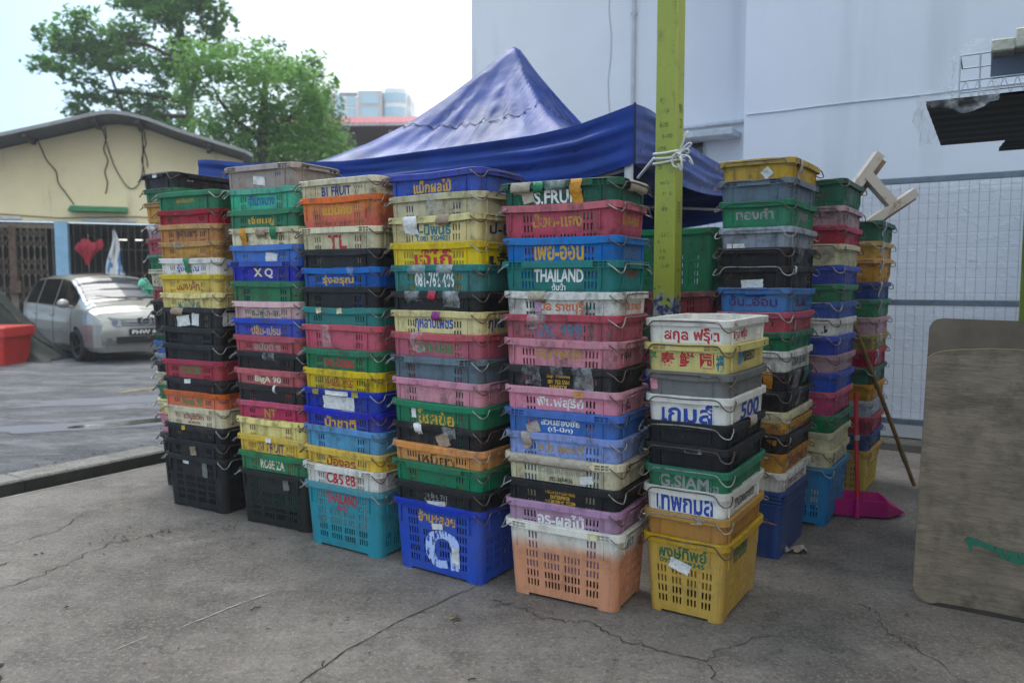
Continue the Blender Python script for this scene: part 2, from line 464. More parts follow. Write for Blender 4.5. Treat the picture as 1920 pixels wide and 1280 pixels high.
def setmat(o, i, m):
    o.material_slots[i].link = 'OBJECT'; o.material_slots[i].material = m
def strip(side, c, w_, col, drop, seed, top=True, ragged=.004, LIP=.0155):
    """a piece of tape or film stuck over the lip and hanging down the wall"""
    r = random.Random(seed); mb = MB()
    prof = []
    e = .0016
    if top: prof += [(-.004, HC + e), (LIP - .004, HC + e), (LIP + e + .0005, HC - .003)]
    else: prof += [(LIP + e, HC - .004)]
    prof += [(LIP + e, HC - .018)]
    if drop > .034: prof += [(LIP + e, HC - .033), (LIP * .75, HC - .033 - min(.03, drop * .3)), (.006, HC - .033 - (drop - .033) * .6)]
    if drop > .034: prof += [(.004, HC - drop)]
    n = 5; rows = []
    for k, (o, z) in enumerate(prof):
        row = []
        for i in range(n):
            q = c + w_ * (i / (n - 1) - .5) * (1 + r.uniform(-.08, .08)) + .004 * sin(k * 1.3 + seed)
            zz = z + (r.uniform(-ragged, ragged) * 2 if k == len(prof) - 1 else 0); oo = o + (r.uniform(0, ragged) if k > 2 else r.uniform(0, .0006))
            f = (zz - HC) / HC * (A1 - A0)
            if side == 'F': row.append((q, -(B1 + oo + (f if zz < HC - .034 else 0)), zz))
            elif side == 'R': row.append((A1 + oo + (f if zz < HC - .034 else 0), q, zz))
            else: row.append((-(A1 + oo + (f if zz < HC - .034 else 0)), -q, zz))
        rows.append(row)
    vs = [p for q in rows for p in q]
    mb.add(vs, [(k * n + i, k * n + i + 1, (k + 1) * n + i + 1, (k + 1) * n + i) for k in range(len(rows) - 1) for i in range(n - 1)], 0, True)
    return mb
def patch(side, c, z, w_, h_, ang, seed, lip=False, LIP=.0155):
    """a paper label on the wall (or on the lip)"""
    r = random.Random(seed); mb = MB(); n = 6; vs = []
    for j in range(n):
        for i in range(n):
            x = (i / (n - 1) - .5) * w_; y = (j / (n - 1) - .5) * h_
            edge = (i in (0, n - 1)) or (j in (0, n - 1))
            if edge: x *= 1 + r.uniform(-.07, .03); y *= 1 + r.uniform(-.07, .03)
            X = c + x * cos(ang) - y * sin(ang); Z = HC - z + x * sin(ang) + y * cos(ang)
            o = (LIP + .0015 if lip else .0018) + (r.uniform(0, .005) if edge else r.uniform(0, .001))
            a, b = (A1, B1) if lip else ab(Z)
            vs.append((X, -(b + o), Z) if side == 'F' else ((a + o), X, Z) if side == 'R' else (-(a + o), -X, Z))
    mb.add(vs, [(j * n + i, j * n + i + 1, (j + 1) * n + i + 1, (j + 1) * n + i) for j in range(n - 1) for i in range(n - 1)], 0, True)
    return mb

ORD = 'topmost second third fourth fifth sixth seventh eighth ninth tenth eleventh twelfth thirteenth fourteenth fifteenth sixteenth seventeenth eighteenth nineteenth'.split()
NAMES = dict(pyellow='pale yellow', rose='rose', palepink='pale pink', hotpink='hot pink', lorange='light orange', royal='royal blue', dkblue='dark blue',
    navy='navy', lblue='light blue', periwinkle='periwinkle blue', turq='turquoise', bluegrey='blue grey', ltgrey='light grey', char='charcoal', skyblue='sky blue',
    dkgreen='dark green', pinkgrey='dusty pink', dimrose='dull rose')
CRATES = 0
def crate(loc, rz, c, kind='s', texts=(), extras=(), label='', base=1.0, is_base=False, tilt=(0, 0), n_out=3, seed=0, wear=.35, dirt=.5):
    t = thing('fruit_crate', label, 'crate', loc, (tilt[0], tilt[1], rz), 'fruit crates in nested stacks')
    t.scale = (1, 1, base)
    me = body_mesh(is_base, n_out, texts)
    b = link('body', me, t); pm = plastic(c, dirt); setmat(b, 0, pm)
    for i, q in enumerate(texts): setmat(b, i + 1, paint(q[2], wear))
    r = link('rim', RIMS[kind][seed % 5], t); setmat(r, 0, pm)
    wm = (M_steel, M_rust, M_dkwire)[(seed * 7 + seed // 3) % 3]
    for e, k in ((0, seed), (pi, seed * 3 + 1)):
        h = link('handle', BAILS[k % len(BAILS)], t, None, (0, 0, e)); setmat(h, 0, wm)
    for i, x in enumerate(extras):
        if x[0] == 'tape': o = strip(x[1], x[2], x[3], x[4], x[5], seed * 13 + i, LIP=.0155 if kind == 's' else .021).build('tape', sticker_mat(x[4]), t)
        else: o = patch(x[1], x[2], x[3], x[4], x[5], x[6] if len(x) > 6 else 0., seed * 17 + i, lip=(x[0] == 'liplabel'), LIP=.0155 if kind == 's' else .021).build('paper_label', sticker_mat(x[7] if len(x) > 7 else 'paper'), t)
    return t
LC = dict(gold='c79a2e', dgold='a8852f', blue='1d3f9a', black='1d1d22', navy='20306e', red='b02430', dred='8c2a26', cream='d8d0b8', white='d9d9d6',
          teal='1f6b78', dgreen='1f5a3c', lgreen='2f7a40', grey='8b8a86', orange='c2662a', slate='4f6a86', purple='4a2a5e')
L = LC
def T(s, col, w_=None, h_=None, dz=None, cx=None, side='F'): return (side, s, LC[col], w_, h_, dz, cx)
# every stack: place, heading, lean at the top, rim heights, crates from the top down
STACKS = {}
STACKS['a'] = dict(c=(-2.007, 5.199), a=-30, lean=-.012, d='stack nearest the road kerb',
    z=[2.086, 1.972, 1.874, 1.765, 1.659, 1.553, 1.436, 1.336, 1.211, 1.102, .997, .875, .786, .685, .568, .466, .363],
    k=[('green', 's', [T('คุณชัยมณฑา', 'dgold', .17, .040)]), ('red', 's'), ('tan', 's', [T('กุหลาบเพชร', 'black', .21, .058)], [('tape', 'R', -.08, .10, 'brown', .09)]),
       ('tan', 's', [T('เพชรบุรี', 'gold', .2, .05)], [('tape', 'F', -.06, .1, 'clear', .05)]), ('white', 's', [T('รุ่งอรุณ', 'blue', .22, .058)], [('tape', 'F', .01, .05, 'green', .095)]),
       ('yellow', 's', [T('น้องเค้ก', 'dred', .23, .062)]), ('pyellow', 's', [T('ผลไม้ฝาง', 'teal', .22, .062)]),
       ('black', 's', [], [('label', 'F', -.06, .085, .13, .07, .1), ('label', 'F', .06, .075, .07, .08, -.1), ('label', 'R', -.1, .07, .12, .09, .05), ('tape', 'F', -.1, .12, 'brown', .05)]),
       ('black', 's'), ('black', 's'), ('red', 's', [T('สวนทอง', 'lgreen', .2, .05)]), ('black', 's', [], [('liplabel', 'F', -.02, .018, .06, .03, .05)]),
       ('orange', 's', [T('Noah 95', 'lgreen', .2, .05)]), ('cream', 'l', [T('ขวัญใจวิภา', 'dred', .2, .05), T('081 4492 098', 'dred', .12, .016, .094)]),
       ('black', 's', [], [('liplabel', 'F', -.07, .02, .035, .03, .1, 'gold')]), ('black', 's', [], [('label', 'F', 0, .07, .06, .06, .1, 'kraft')]),
       ('black', 's', [], [('label', 'F', -.08, .035, .055, .055, -.1), ('label', 'F', .1, .085, .05, .10, 0, 'grey')])])
STACKS['b'] = dict(c=(-1.375, 4.82), a=-29, lean=-.05, d='stack on the charcoal base',
    z=[2.198, 2.063, 1.937, 1.827, 1.726, 1.628, 1.51, 1.388, 1.286, 1.18, 1.08, .977, .883, .776, .671, .563, .458, .346],
    k=[('taupe', 'l', [], [('label', 'F', .0, .09, .10, .05, -.15)]), ('aqua', 's', [T('อำนาจนาง', 'blue', .22, .062)]), ('green', 's', [T('เจ๊ชมพู่', 'gold', .22, .058)]),
       ('cream', 's', [], [('tape', 'F', -.15, .05, 'mustard', .1), ('tape', 'F', .10, .05, 'green', .07), ('tape', 'F', 0, .08, 'brown', .06), ('tape', 'R', 0, .12, 'brown', .08)]),
       ('blue', 's', [], [('label', 'F', .07, .08, .10, .06, -.15)]), ('royal', 'l', [T('X Q', 'cream', .16, .06)]), ('green', 's'),
       ('palepink', 's', [T('ชมพู่โก-ลก', 'dgreen', .24, .06)]), ('royal', 's', [T('ปลื้ม-เปรม', 'gold', .24, .06)]), ('rose', 's', [T('อนันต์ ซ', 'grey', .22, .05)]),
       ('black', 's', [], [('tape', 'F', .02, .1, 'clear', .05)]), ('rose', 's', [T('BigA 90', 'cream', .22, .05)]), ('black', 's', [], [('tape', 'F', .06, .02, 'paper', .05)]),
       ('hotpink', 's', [T('NT', 'dgold', .1, .06)]), ('pyellow', 's'), ('yellow', 's', [T('B1 FRUIT', 'navy', .22, .056), T('Ratchaburi/TH', 'navy', .20, .022, .10)], [('liplabel', 'F', 0, .018, .05, .03, 0)]),
       ('green', 's', [T('ROSE ZA', 'cream', .2, .056)]), ('char', 's', [], [('label', 'F', .11, .07, .05, .07, .1, 'grey')])])
STACKS['c'] = dict(c=(-.853, 4.397), a=-33, lean=0, d='stack on the turquoise base',
    z=[2.061, 1.966, 1.8, 1.683, 1.584, 1.479, 1.366, 1.268, 1.136, 1.02, .913, .802, .697, .577, .479, .37],
    k=[('cream', 's', [T('B1 FRUIT', 'navy', .22, .05), T('Ratchaburi/TH', 'navy', .2, .02, .093)], [('tape', 'R', -.06, .1, 'brown', .06)]), (('orange', 'c24a44', .22, .33), 's', [T('แม่น้อย', 'gold', .22, .06)]),
       ('cream', 'l', [T('TL', 'red', .14, .075)]), ('black', 's'), ('blue', 's', [T('รุ่งอรุณ', 'gold', .24, .06)], [('tape', 'F', .11, .05, 'clear', .05)]), ('black', 's'),
       ('teal', 's', [], [('liplabel', 'F', -.13, .02, .04, .03, .2, 'khaki'), ('liplabel', 'F', .03, .02, .04, .03, .1, 'khaki')]), ('rose', 's', [], [('tape', 'F', -.09, .07, 'clear', .12)]),
       ('green', 's', [T('นิดา-น้อยธร', 'rose' if 0 else 'red', .23, .06)]), ('yellow', 's', [T('เจ๊แป๋วแหวว', 'dred', .22, .04), T('O Madamejeab', 'dred', .2, .022, .078), T('Chanthaburi', 'black', .14, .018, .102)]),
       ('royal', 's', [], [('label', 'F', .0, .078, .24, .08, 0), ('liplabel', 'F', 0, .018, .18, .026, 0), ('liplabel', 'F', -.16, .018, .05, .03, 0, 'olive'), ('liplabel', 'F', .14, .018, .05, .03, 0, 'olive')]),
       ('royal', 's', [T('น้ำชาติ', 'gold', .24, .065)]), ('lblue', 's'), ('yellow', 's', [T('น้องอร', 'dred', .22, .06)]), ('white', 'l', [T('C&S 88', 'red', .22, .062)]),
       ('turq', 's', [T('THAILAND', 'red', .24, .06, .042), T('ต้นน้ำ', 'red', .075, .028, .108)])])
STACKS['d'] = dict(c=(-.282, 4.019), a=-34, lean=-.01, d='stack on royal blue base',
    z=[2.046, 1.936, 1.832, 1.701, 1.589, 1.457, 1.359, 1.249, 1.128, 1.013, .9, .785, .682, .586, .477, .379],
    k=[('royal', 's', [T('แม็กผลไม้', 'gold', .24, .062)]), ('khaki', 's', [], [('tape', 'F', .03, .1, 'clear', .08)]),
       ('pyellow', 's', [T('ป-นิพนธ์', 'teal', .24, .056), T('T.081 9204821', 'teal', .22, .026, .098), T('ป-นิ', 'navy', .18, .056, None, 0, 'R')], [('tape', 'F', -.13, .09, 'paper', .085), ('tape', 'F', .08, .08, 'brown', .05)]),
       ('yellow', 's', [T('เจ๊ไก๊', 'red', .25, .085, .034), T('เจ๊', 'black', .2, .06, .05, 0, 'R')]),
       ('teal', 's', [T('081-762-406', 'white', .25, .075, .036)], [('tape', 'F', -.1, .12, 'clear', .04), ('tape', 'F', .08, .1, 'clear', .04)]),
       ('black', 's', [], [('tape', 'F', .0, .05, 'red', .045), ('tape', 'F', -.13, .1, 'clear', .05), ('tape', 'F', .12, .1, 'clear', .08)]),
       ('pyellow', 's', [T('กุหลาบเพชร', 'blue', .25, .066), T('กุหลาบ', 'navy', .22, .06, None, 0, 'R')], [('tape', 'F', .03, .055, 'purple' if 0 else '8a2a7c', .045)]),
       ('rose', 's', [T('สาก-ปอย', 'lgreen', .23, .06)], [('tape', 'F', -.1, .08, 'clear', .1)]), ('bluegrey', 'l'), ('pink', 's'), ('green', 's', [T('โชคชัย', 'gold', .24, .075)], [('label', 'F', -.14, .065, .03, .05, 0)]),
       ('black', 's', [], [('tape', 'F', -.1, .05, 'paper', .05), ('tape', 'F', .1, .08, 'clear', .06), ('label', 'F', .05, .075, .08, .07, .4, 'brown')]),
       ('lorange', 's', [T('เหนียว', 'black', .24, .066)]), ('green', 'l'), ('black', 's', [T('เอ ร้อย 711', 'grey', .14, .03), T('081 497 2231', 'grey', .16, .02, .074)], [('label', 'F', 0, .095, .12, .025, .1)]),
       ('royal', 's', [T('อ้วน+ลอย', 'gold', .24, .062), ('F', 'ด', 'a9bdea', .22, .19, .13, .03)], [('label', 'F', .005, .112, .07, .03, .1), ('label', 'F', .115, .24, .045, .08, -.05)])])
STACKS['e'] = dict(c=(.321, 3.691), a=-29.5, lean=-.03, d='stack on the peach base',
    z=[1.959, 1.857, 1.708, 1.598, 1.46, 1.354, 1.24, 1.118, 1.015, .909, .799, .693, .573, .473, .371],
    k=[('dkgreen', 'l', [T('S.FRUIT', 'white', .24, .06)], [('tape', 'F', -.09, .05, 'green', .05), ('tape', 'F', .1, .055, 'mustard', .105), ('tape', 'F', -.18, .10, 'mask', .045), ('tape', 'F', .0, .10, 'clear', .06), ('label', 'F', -.15, .07, .06, .045, .2, 'mask'), ('tape', 'R', .02, .22, 'mask', .05)]),
       ('rose', 's', [T('ป๊อก-แจง', 'dgold', .25, .066), T('ป๊อก-แจง', 'dgold', .2, .06, None, 0, 'R')]), ('blue', 's', [T('เพย-ออน', 'gold', .25, .066), T('081-4457878', 'gold', .23, .024, .112), T('เพย-ออน', 'slate', .2, .06, None, 0, 'R')]),
       ('teal', 'l', [T('THAILAND', 'white', .25, .06, .036), T('ต้นน้ำ', 'white', .07, .034, .1), T('THAILAND', 'dred', .16, .03, None, 0, 'R')]), ('white', 's', [T('เปิ้ล ราชบุรี', 'orange', .24, .062), T('เปิ้ล ราชบุรี', 'orange', .22, .055, None, 0, 'R')], [('label', 'F', -.11, .07, .03, .05, 0, 'lilac'), ('tape', 'F', -.11, .08, 'mask', .04)]),
       ('rose', 's', [T('NK 999', 'slate', .24, .07)], [('tape', 'F', -.1, .1, 'clear', .06)]), ('pink', 's', [T('กลุ่มช่างกลึง', 'dgold', .25, .058), T('กลุ่ม', 'black', .12, .05, None, -.08, 'R')]),
       ('black', 's', [T('Sup Thawee', 'gold', .12, .022, .036), T('081 752 5561', 'gold', .11, .020, .062), T('BANGKOK', 'gold', .09, .020, .086)], [('tape', 'F', -.13, .09, 'clear', .09), ('tape', 'F', .13, .10, 'clear', .11), ('tape', 'F', 0, .06, 'clear', .04)]),
       ('pink', 's', [T('พิมพ์สุรีย์', 'white', .24, .06), T('พรีม', 'black', .12, .05, None, -.08, 'R')], [('liplabel', 'F', .1, .018, .05, .03, 0, 'tan')]),
       ('blue', 'l', [T('สวนสองชัย', 'white', .2, .032, .038), T('(ตุ๋-นิก)', 'white', .13, .03, .074)], [('label', 'F', -.14, .09, .07, .055, .4, 'taupe')]),
       ('periwinkle', 's', [T('เหน่ง เพชรบุรี', 'dgold', .24, .06)], [('tape', 'F', -.17, .05, 'taupe', .075)]),
       ('cream', 'l', [T('ขวัญใจบ้านแพ้ว', 'grey', .24, .045), T('092-3654036', 'black', .12, .022, .094)], [('tape', 'F', -.05, .42, 'mask', .036), ('label', 'F', .13, .09, .07, .04, .2), ('tape', 'R', 0, .2, 'mask', .06)]),
       ('black', 's', [T('GROWTH FRESH VEGE', 'gold', .155, .018, .038), T('ENTERPRISE', 'gold', .1, .018, .06), T('+012 368 1098 +017 772 2098', 'gold', .155, .018, .082)]),
       ('lilac', 's', [T('อร-ผลไม้', 'white', .24, .066)]), (('e6e2d6', 'd79468', .225, .30), 'l', [T('สด', 'teal', .1, .05, None, -.05, 'R')], [('liplabel', 'F', .17, .018, .05, .03, 0, 'khaki')])])
STACKS['f'] = dict(c=(.923, 3.613), a=57, lean=0, d='low stack on tall yellow base',
    z=[1.343, 1.235, 1.109, 1.002, .885, .79, .686, .59, .478, .365],
    k=[('white', 's', [T('สกุล ฟรุ๊ต', 'red', .25, .072, .036, .02, 'L'), T('083-2241559', 'red', .24, .02, .108, .02, 'L'), T('สกุล ฟรุ๊ต', 'red', .2, .056, None, -.12)]),
       ('pyellow', 'l', [T('泰 鲜 园', 'red', .25, .07, .038, 0, 'L'), T('泽', 'lgreen', .04, .06, .04, -.155, 'L'), T('福', 'teal', .035, .07, .045, .15, 'L'), T('泰国进出口', 'black', .2, .05, None, 0)], [('label', 'F', -.12, .065, .05, .06, 0, '3f86b0')]),
       ('grey', 's', [], [('label', 'L', -.15, .06, .032, .05, .1, 'pink')]), ('white', 's', [T('เกมส์', 'blue', .24, .085, .035, 0, 'L'), T('500', 'blue', .3, .08, .04, .05)]),
       ('black', 's', [], [('tape', 'F', .05, .1, 'mask', .05)]), ('black', 's', [], [('liplabel', 'L', .04, .02, .08, .022, 0, 'grey')]), ('green', 's', [T('G.SIAM', 'grey', .23, .06, .036, -.01, 'L'), T('G2', 'grey', .04, .03, .066, .13, 'L')]),
       ('white', 's', [T('เทพกมล', 'blue', .26, .075, .035, 0, 'L'), T('!!!น้องอาย!!!', 'black', .3, .055, None, 0)]), ('mustard', 's', [], [('liplabel', 'L', .06, .02, .05, .03, .1, 'taupe')]),
       ('gold', 's', [T('พงษ์ทิพย์', 'dgreen', .23, .058, .042, -.01, 'L'), T('092-7899345', 'dgreen', .21, .022, .104, -.01, 'L'), T('พงษ์ทิพย์', 'dgreen', .22, .06, None, -.05), T('092-7899345', 'dgreen', .2, .02, .104, -.05)], [('label', 'L', -.02, .13, .1, .05, -.3)])])
STACKS['g'] = dict(c=(1.455, 4.409), a=56, lean=0, d='stack on the dark blue bin',
    z=[2.154, 2.048, 1.936, 1.793, 1.688, 1.589, 1.471, 1.344, 1.235, 1.137, 1.024, .922, .811, .754, .691, .582, .481],
    k=[('gold', 's', [], [('label', 'L', .06, .075, .05, .05, .7), ('tape', 'F', -.16, .06, 'mask', .1)]), ('bluegrey', 'l', []), ('green', 's', [T('ทองคำ', 'grey', .2, .06, .04, 0, 'L'), T('ทองคำ', 'grey', .2, .06)]),
       ('ltgrey', 's', [], [('label', 'L', -.1, .095, .1, .025, 0)]), ('black', 's', [], [('tape', 'F', -.1, .1, 'clear', .08)]), ('black', 's', [], [('label', 'L', 0, .095, .12, .05, .05), ('tape', 'F', -.2, .04, 'paper', .04)]),
       ('blue', 's', [T('อ้น..อ้อม', 'purple', .26, .06, .04, 0, 'L'), T('อ้น..อ้อม', 'purple', .22, .06)], [('tape', 'L', .02, .1, 'blue', .04)]), ('rose', 's', [], [('label', 'F', -.12, .07, .04, .06, 0, 'ltgrey')]), ('green', 's'),
       ('white', 's', [T('ไม้ป่าอินโด', 'black', .3, .05)]), ('black', 's', [], [('tape', 'F', -.1, .14, 'clear', .12), ('tape', 'F', .1, .1, 'dkgreen', .09), ('tape', 'L', .1, .05, 'mustard', .09)]), ('black', 's', [], [('tape', 'F', -.05, .06, 'clear', .1)]),
       ('cream', 's', [], [('tape', 'F', 0, .1, 'clear', .06)]), ('mustard', 's', [], [('label', 'F', -.12, .05, .03, .03, 0, 'green')]), ('black', 's'), ('mustard', 's', [T('HELENE', 'dred', .3, .05)]), ('white', 'l', [T('HELENE', 'dred', .3, .05)])])
STACKS['h'] = dict(c=(1.937, 4.981), a=56, lean=.035, d='stack on sky blue base',
    z=[2.115, 1.953, 1.843, 1.73, 1.604, 1.49, 1.386, 1.284, 1.178, 1.06, .953, .837, .694, .587, .475, .37],
    k=[('dkgreen', 's'), ('pinkgrey', 's', [T('88', 'slate', .1, .05, None, -.05, 'L')]), ('red', 's'), ('khaki', 's', [], [('tape', 'L', .1, .1, 'mask', .08)]), ('royal', 's'), ('green', 's'), ('royal', 's', [T('15', 'dgreen', .1, .06, None, 0, 'L')]), ('white', 's', [T('J', 'black', .04, .05, None, .12, 'L')]),
       ('royal', 's'), ('pinkgrey', 's', [T('3', 'black', .05, .06, None, -.02, 'L')]), ('royal', 's'), ('hotpink', 's', [T('79', 'dred', .1, .06, None, 0, 'L')]), ('green', 's'), ('khaki', 's'), ('khaki', 's'), ('skyblue', 's')])
STACKS['i'] = dict(c=(2.501, 5.705), a=56, lean=.04, d='stack behind the dustpan',
    z=[1.923, 1.785, 1.668, 1.504, 1.386, 1.257, 1.135, 1.032, .909, .786, .669, .557, .432, .315],
    k=[('dkgreen', 'l', [], [('tape', 'F', -.2, .06, 'ltgrey', .1)]), ('gold', 's', [T('21', 'red', .12, .06, None, 0, 'L')], [('tape', 'F', -.2, .06, 'ltgrey', .1)]), ('mustard', 's', [T('3IS', 'red', .16, .06, None, 0, 'L')], [('tape', 'F', -.2, .06, 'ltgrey', .1)]),
       ('dkblue', 's', [], [('tape', 'F', -.2, .06, 'ltgrey', .1)]), ('green', 's', [], [('tape', 'F', -.2, .06, 'bluegrey', .1)]), ('pinkgrey', 's', [T('0', 'black', .06, .06, None, -.05, 'L')]), ('olive', 's', [], [('tape', 'F', -.1, .1, 'mask', .08)]), ('red', 's', [T('116', 'dred', .12, .06, None, -.05, 'L')], [('tape', 'F', -.2, .06, 'ltgrey', .1)]),
       ('dkgreen', 's'), ('mustard', 's', [T('11', 'navy', .08, .06, None, 0, 'L')]), ('ltgrey', 's', [T('79', 'dred', .12, .06, None, 0, 'L')]), ('red', 's'), ('dkblue', 's'), ('gold', 's')])
STACKS['j'] = dict(c=(1.045, 4.88), a=-32, lean=0, d='short stack behind the post',
    z=[1.448, 1.30, 1.12, .94, .76, .56, .36], k=[('dimrose', 's'), ('green', 's'), ('red', 's'), ('royal', 's'), ('mustard', 's'), ('teal', 's'), ('black', 's')])
zz = [2.283, 2.172, 2.079, 1.921, 1.82, 1.703, 1.598, 1.476, 1.374, 1.296, 1.138, 1.075, .987, .93, .848, .76, .648, .548, .40]; zz_old = [2.19, 2.09, 1.99, 1.85, 1.75, 1.64, 1.54, 1.43, 1.34, 1.26, 1.12, 1.06, .97, .90, .81, .72, .62, .50, .36]
STACKS['k'] = dict(c=(-2.30, 5.82), a=58, lean=-.10, d='rear kerb stack',
    z=zz, k=[('black', 'l', [], [('liplabel', 'L', 0, .018, .05, .03, 0)]), ('green', 's'), ('ochre', 's'), ('pinkgrey', 's', [], [('tape', 'L', -.1, .1, 'paper', .06)]), ('rose', 's'), ('green', 's'), ('cream', 's'), ('rose', 's'), ('black', 's'), ('black', 's'),
             ('dkgreen', 's'), ('blue', 's'), ('ltgrey', 's'), ('black', 's'), ('cream', 's'), ('green', 's'), ('pyellow', 's'), ('pink', 's'), ('black', 's')])
ci = 0
for key, D in STACKS.items():
    n = len(D['z']); rz0 = RAD(D['a']); th = RAD(-32)
    for i, z in enumerate(D['z']):
        q = D['k'][i]; c = q[0]; kind = q[1]; texts = list(q[2]) if len(q) > 2 else []; ex = list(q[3]) if len(q) > 3 else []
        last = (i == n - 1) and key != 'g'
        f = (z - .36) / 1.7; ln = D['lean'] * f
        r = random.Random(ci * 31 + 5)
        px = D['c'][0] + UX * ln + (0 if last else r.uniform(-.003, .003)); py = D['c'][1] + UY * ln + (0 if last else r.uniform(-.004, .004))
        rz = rz0 + (0 if last else RAD(r.uniform(-.5, .5)))
        base = z / HC if last else 1.0
        til = (0, 0) if last else (RAD(r.uniform(-.42, .42)), RAD(r.uniform(-.42, .42)))
        if not texts and len(ex) == 0 and c not in ('black', 'char') and kind == 's' and key in 'abcde': kind = 's'
        nm = (NAMES.get(c, c) if isinstance(c, str) else {'orange': 'orange red', 'e6e2d6': 'white and peach'}[c[0]])
        bits = ''
        if texts:
            nmc = {v: k for k, v in LC.items()}.get(texts[0][2], 'white'); nmc = {'dgold': 'dull gold', 'dred': 'dark red', 'dgreen': 'dark green', 'lgreen': 'green'}.get(nmc, nmc)
            bits = f' with {nmc} lettering'
        pos = 'topmost' if i == 0 else 'bottom one' if last else ORD[i] + ' from top'
        lab = f"{nm} crate{bits}, {pos} of {D['d']}"
        crate((px, py, z - HC * base), rz, c, kind, texts, ex, lab, base, last, til, 4 if r.random() < .35 else 3, ci, .2 if key == 'f' else r.choice((.38, .55, .75)), (.3 if key == 'f' else r.choice((.5, .75, 1.0))) if not last else .4)
        ci += 1
# tall green crate standing on the short stack behind the post
tg = crate((1.045, 4.88, 1.435), RAD(-32), 'green', 's', [], [], 'tall green slotted crate on top of short stack behind the yellow green post', .39 / HC, True, (0, 0), 4, 4, .3, .5)

# ------------------------------------------------------------------ ground, kerb, road
def concrete(name, c, c2, c3, wet=False):
    k = NT(name); v = k.coord()
    col = k.mix(k.noise(v, .7, 7, .7, .38, .60), c, c2); col = k.mix(k.noise(k.coord(scale=(1, 1.6, 1)), 1.9, 8, .8, .54, .66, 0, .5), col, tuple(x * 1.5 for x in lin(c)))
    col = k.mix(k.noise(v, 1.1, 7, .72, .50, .66, 0, .6), col, c3); col = k.mix(k.noise(v, 3.1, 7, .7, .52, .70, 0, .7), col, c3); col = k.mix(k.noise(v, 5.3, 7, .8, .56, .68, 0, .5), col, tuple(x * .6 for x in lin(c3)))
    col = k.mix(k.noise(v, 9, 6, .7, .55, .75, 0, .5), col, tuple(x * .55 for x in lin(c3)))
    col = k.mix(k.noise(v, 55, 4, .85, .52, .66, 0, .75), col, tuple(min(1, x * 1.7) for x in lin(c)))
    col = k.mix(k.noise(v, 36, 5, .85, .54, .66, 0, .8), col, '2b2825')
    col = k.mix(k.noise(v, 12, 8, .9, .52, .68, 0, .7), col, '35322f')
    k.base(col); k.set(Roughness=k.noise(v, 1.6, 5, .6, .35, .7, .55, .9) if not wet else k.noise(v, 1.2, 5, .65, .4, .62, .28, .85))
    b = k.bump(k.noise(v, 3, 6, .7, .2, .8), .25, .05); k.bump(k.noise(v, 70, 6, .8, .2, .8), .5, .01, b); return k.m
M_slab = concrete('yard_concrete', '7b746d', '5e5751', '3d3833')
M_road = concrete('old_asphalt', '626267', '4a4b4f', '333438', True)
def asphalt():
    k = NT('broken_asphalt'); v = k.coord(); f1 = k.noise(k.coord(scale=(1, 2.2, 1)), .8, 9, .72, .44, .56)
    col = k.mix(f1, '68686d', '46474b'); col = k.mix(k.noise(k.coord(scale=(1, 2.6, 1)), 1.7, 9, .8, .53, .60, 0, .8), col, '2b2c2f')
    col = k.mix(k.noise(v, 34, 5, .85, .52, .66, 0, .7), col, '8a8a8c'); col = k.mix(k.noise(v, 27, 5, .85, .54, .66, 0, .7), col, '26272a')
    k.base(col); damp = k.noise(k.coord(scale=(1, 3, 1)), .9, 6, .7, .50, .60); rr_ = k.n('ShaderNodeMapRange'); rr_.inputs['To Min'].default_value = .85; rr_.inputs['To Max'].default_value = .3; k.l(damp, rr_.inputs['Value']); k.set(Roughness=rr_.outputs[0])
    b = k.bump(f1, .5, .05); k.bump(k.noise(v, 55, 6, .8, .2, .8), .6, .012, b); return k.m
M_road = asphalt()
M_kerb = concrete('kerb_concrete', '85827b', '6d6a64', '4a4743')
M_dark = simple('dark_gutter_and_strip', '2a2826', .9)
M_dirt = concrete('earth', '5e584f', '514b43', '3e3a34')
g = MB(); g.quad((-900, -900, -.08), (900, -900, -.08), (900, 900, -.08), (-900, 900, -.08)); struct(g.build('ground', M_dirt))
def uvbox(name, u0, u1, v0, v1, z0, z1, mat, ch=0):
    mb = MB(); mb.box(W((u0 + u1) / 2, (v0 + v1) / 2, (z0 + z1) / 2), (u1 - u0, v1 - v0, z1 - z0), Matrix.Rotation(TH, 3, 'Z'), 0, ch); return mb.build(name, mat)
struct(uvbox('yard_slab', -5.83, 14, -8, 12, -.076, 0, M_slab))
struct(uvbox('road', -70, -6.20, -20, 60, -.072, .045, M_road))
kb = MB()
vv = -8.0; kr = random.Random(3)
while vv < 16:
    ln = 1.2; kb.box(W(-6.06, vv + ln / 2, .007), (.27, ln - .008, .16), Matrix.Rotation(TH + kr.uniform(-.004, .004), 3, 'Z'), 0, .012); kb.box(W(-5.918, vv + ln / 2, -.004), (.012, ln - .004, .150), Matrix.Rotation(TH, 3, 'Z'), 1); vv += ln
ae = MB(); ae.box(W(-5.82, 2, .0015), (.022, 20, .005), Matrix.Rotation(TH, 3, 'Z')); struct(ae.build('slab_edge', simple('worn_arris', 'a09c95', .9, var=.5, scale=4)))
struct(kb.build('kerb', [M_kerb, simple('kerb_face_dark', '34322f', .9, var=.5, scale=6)]))  # the kerb's yard-side face is coloured darker than its top
struct(uvbox('drain_channel', -5.912, -5.832, -8, 12, -.078, -.03, M_dark))
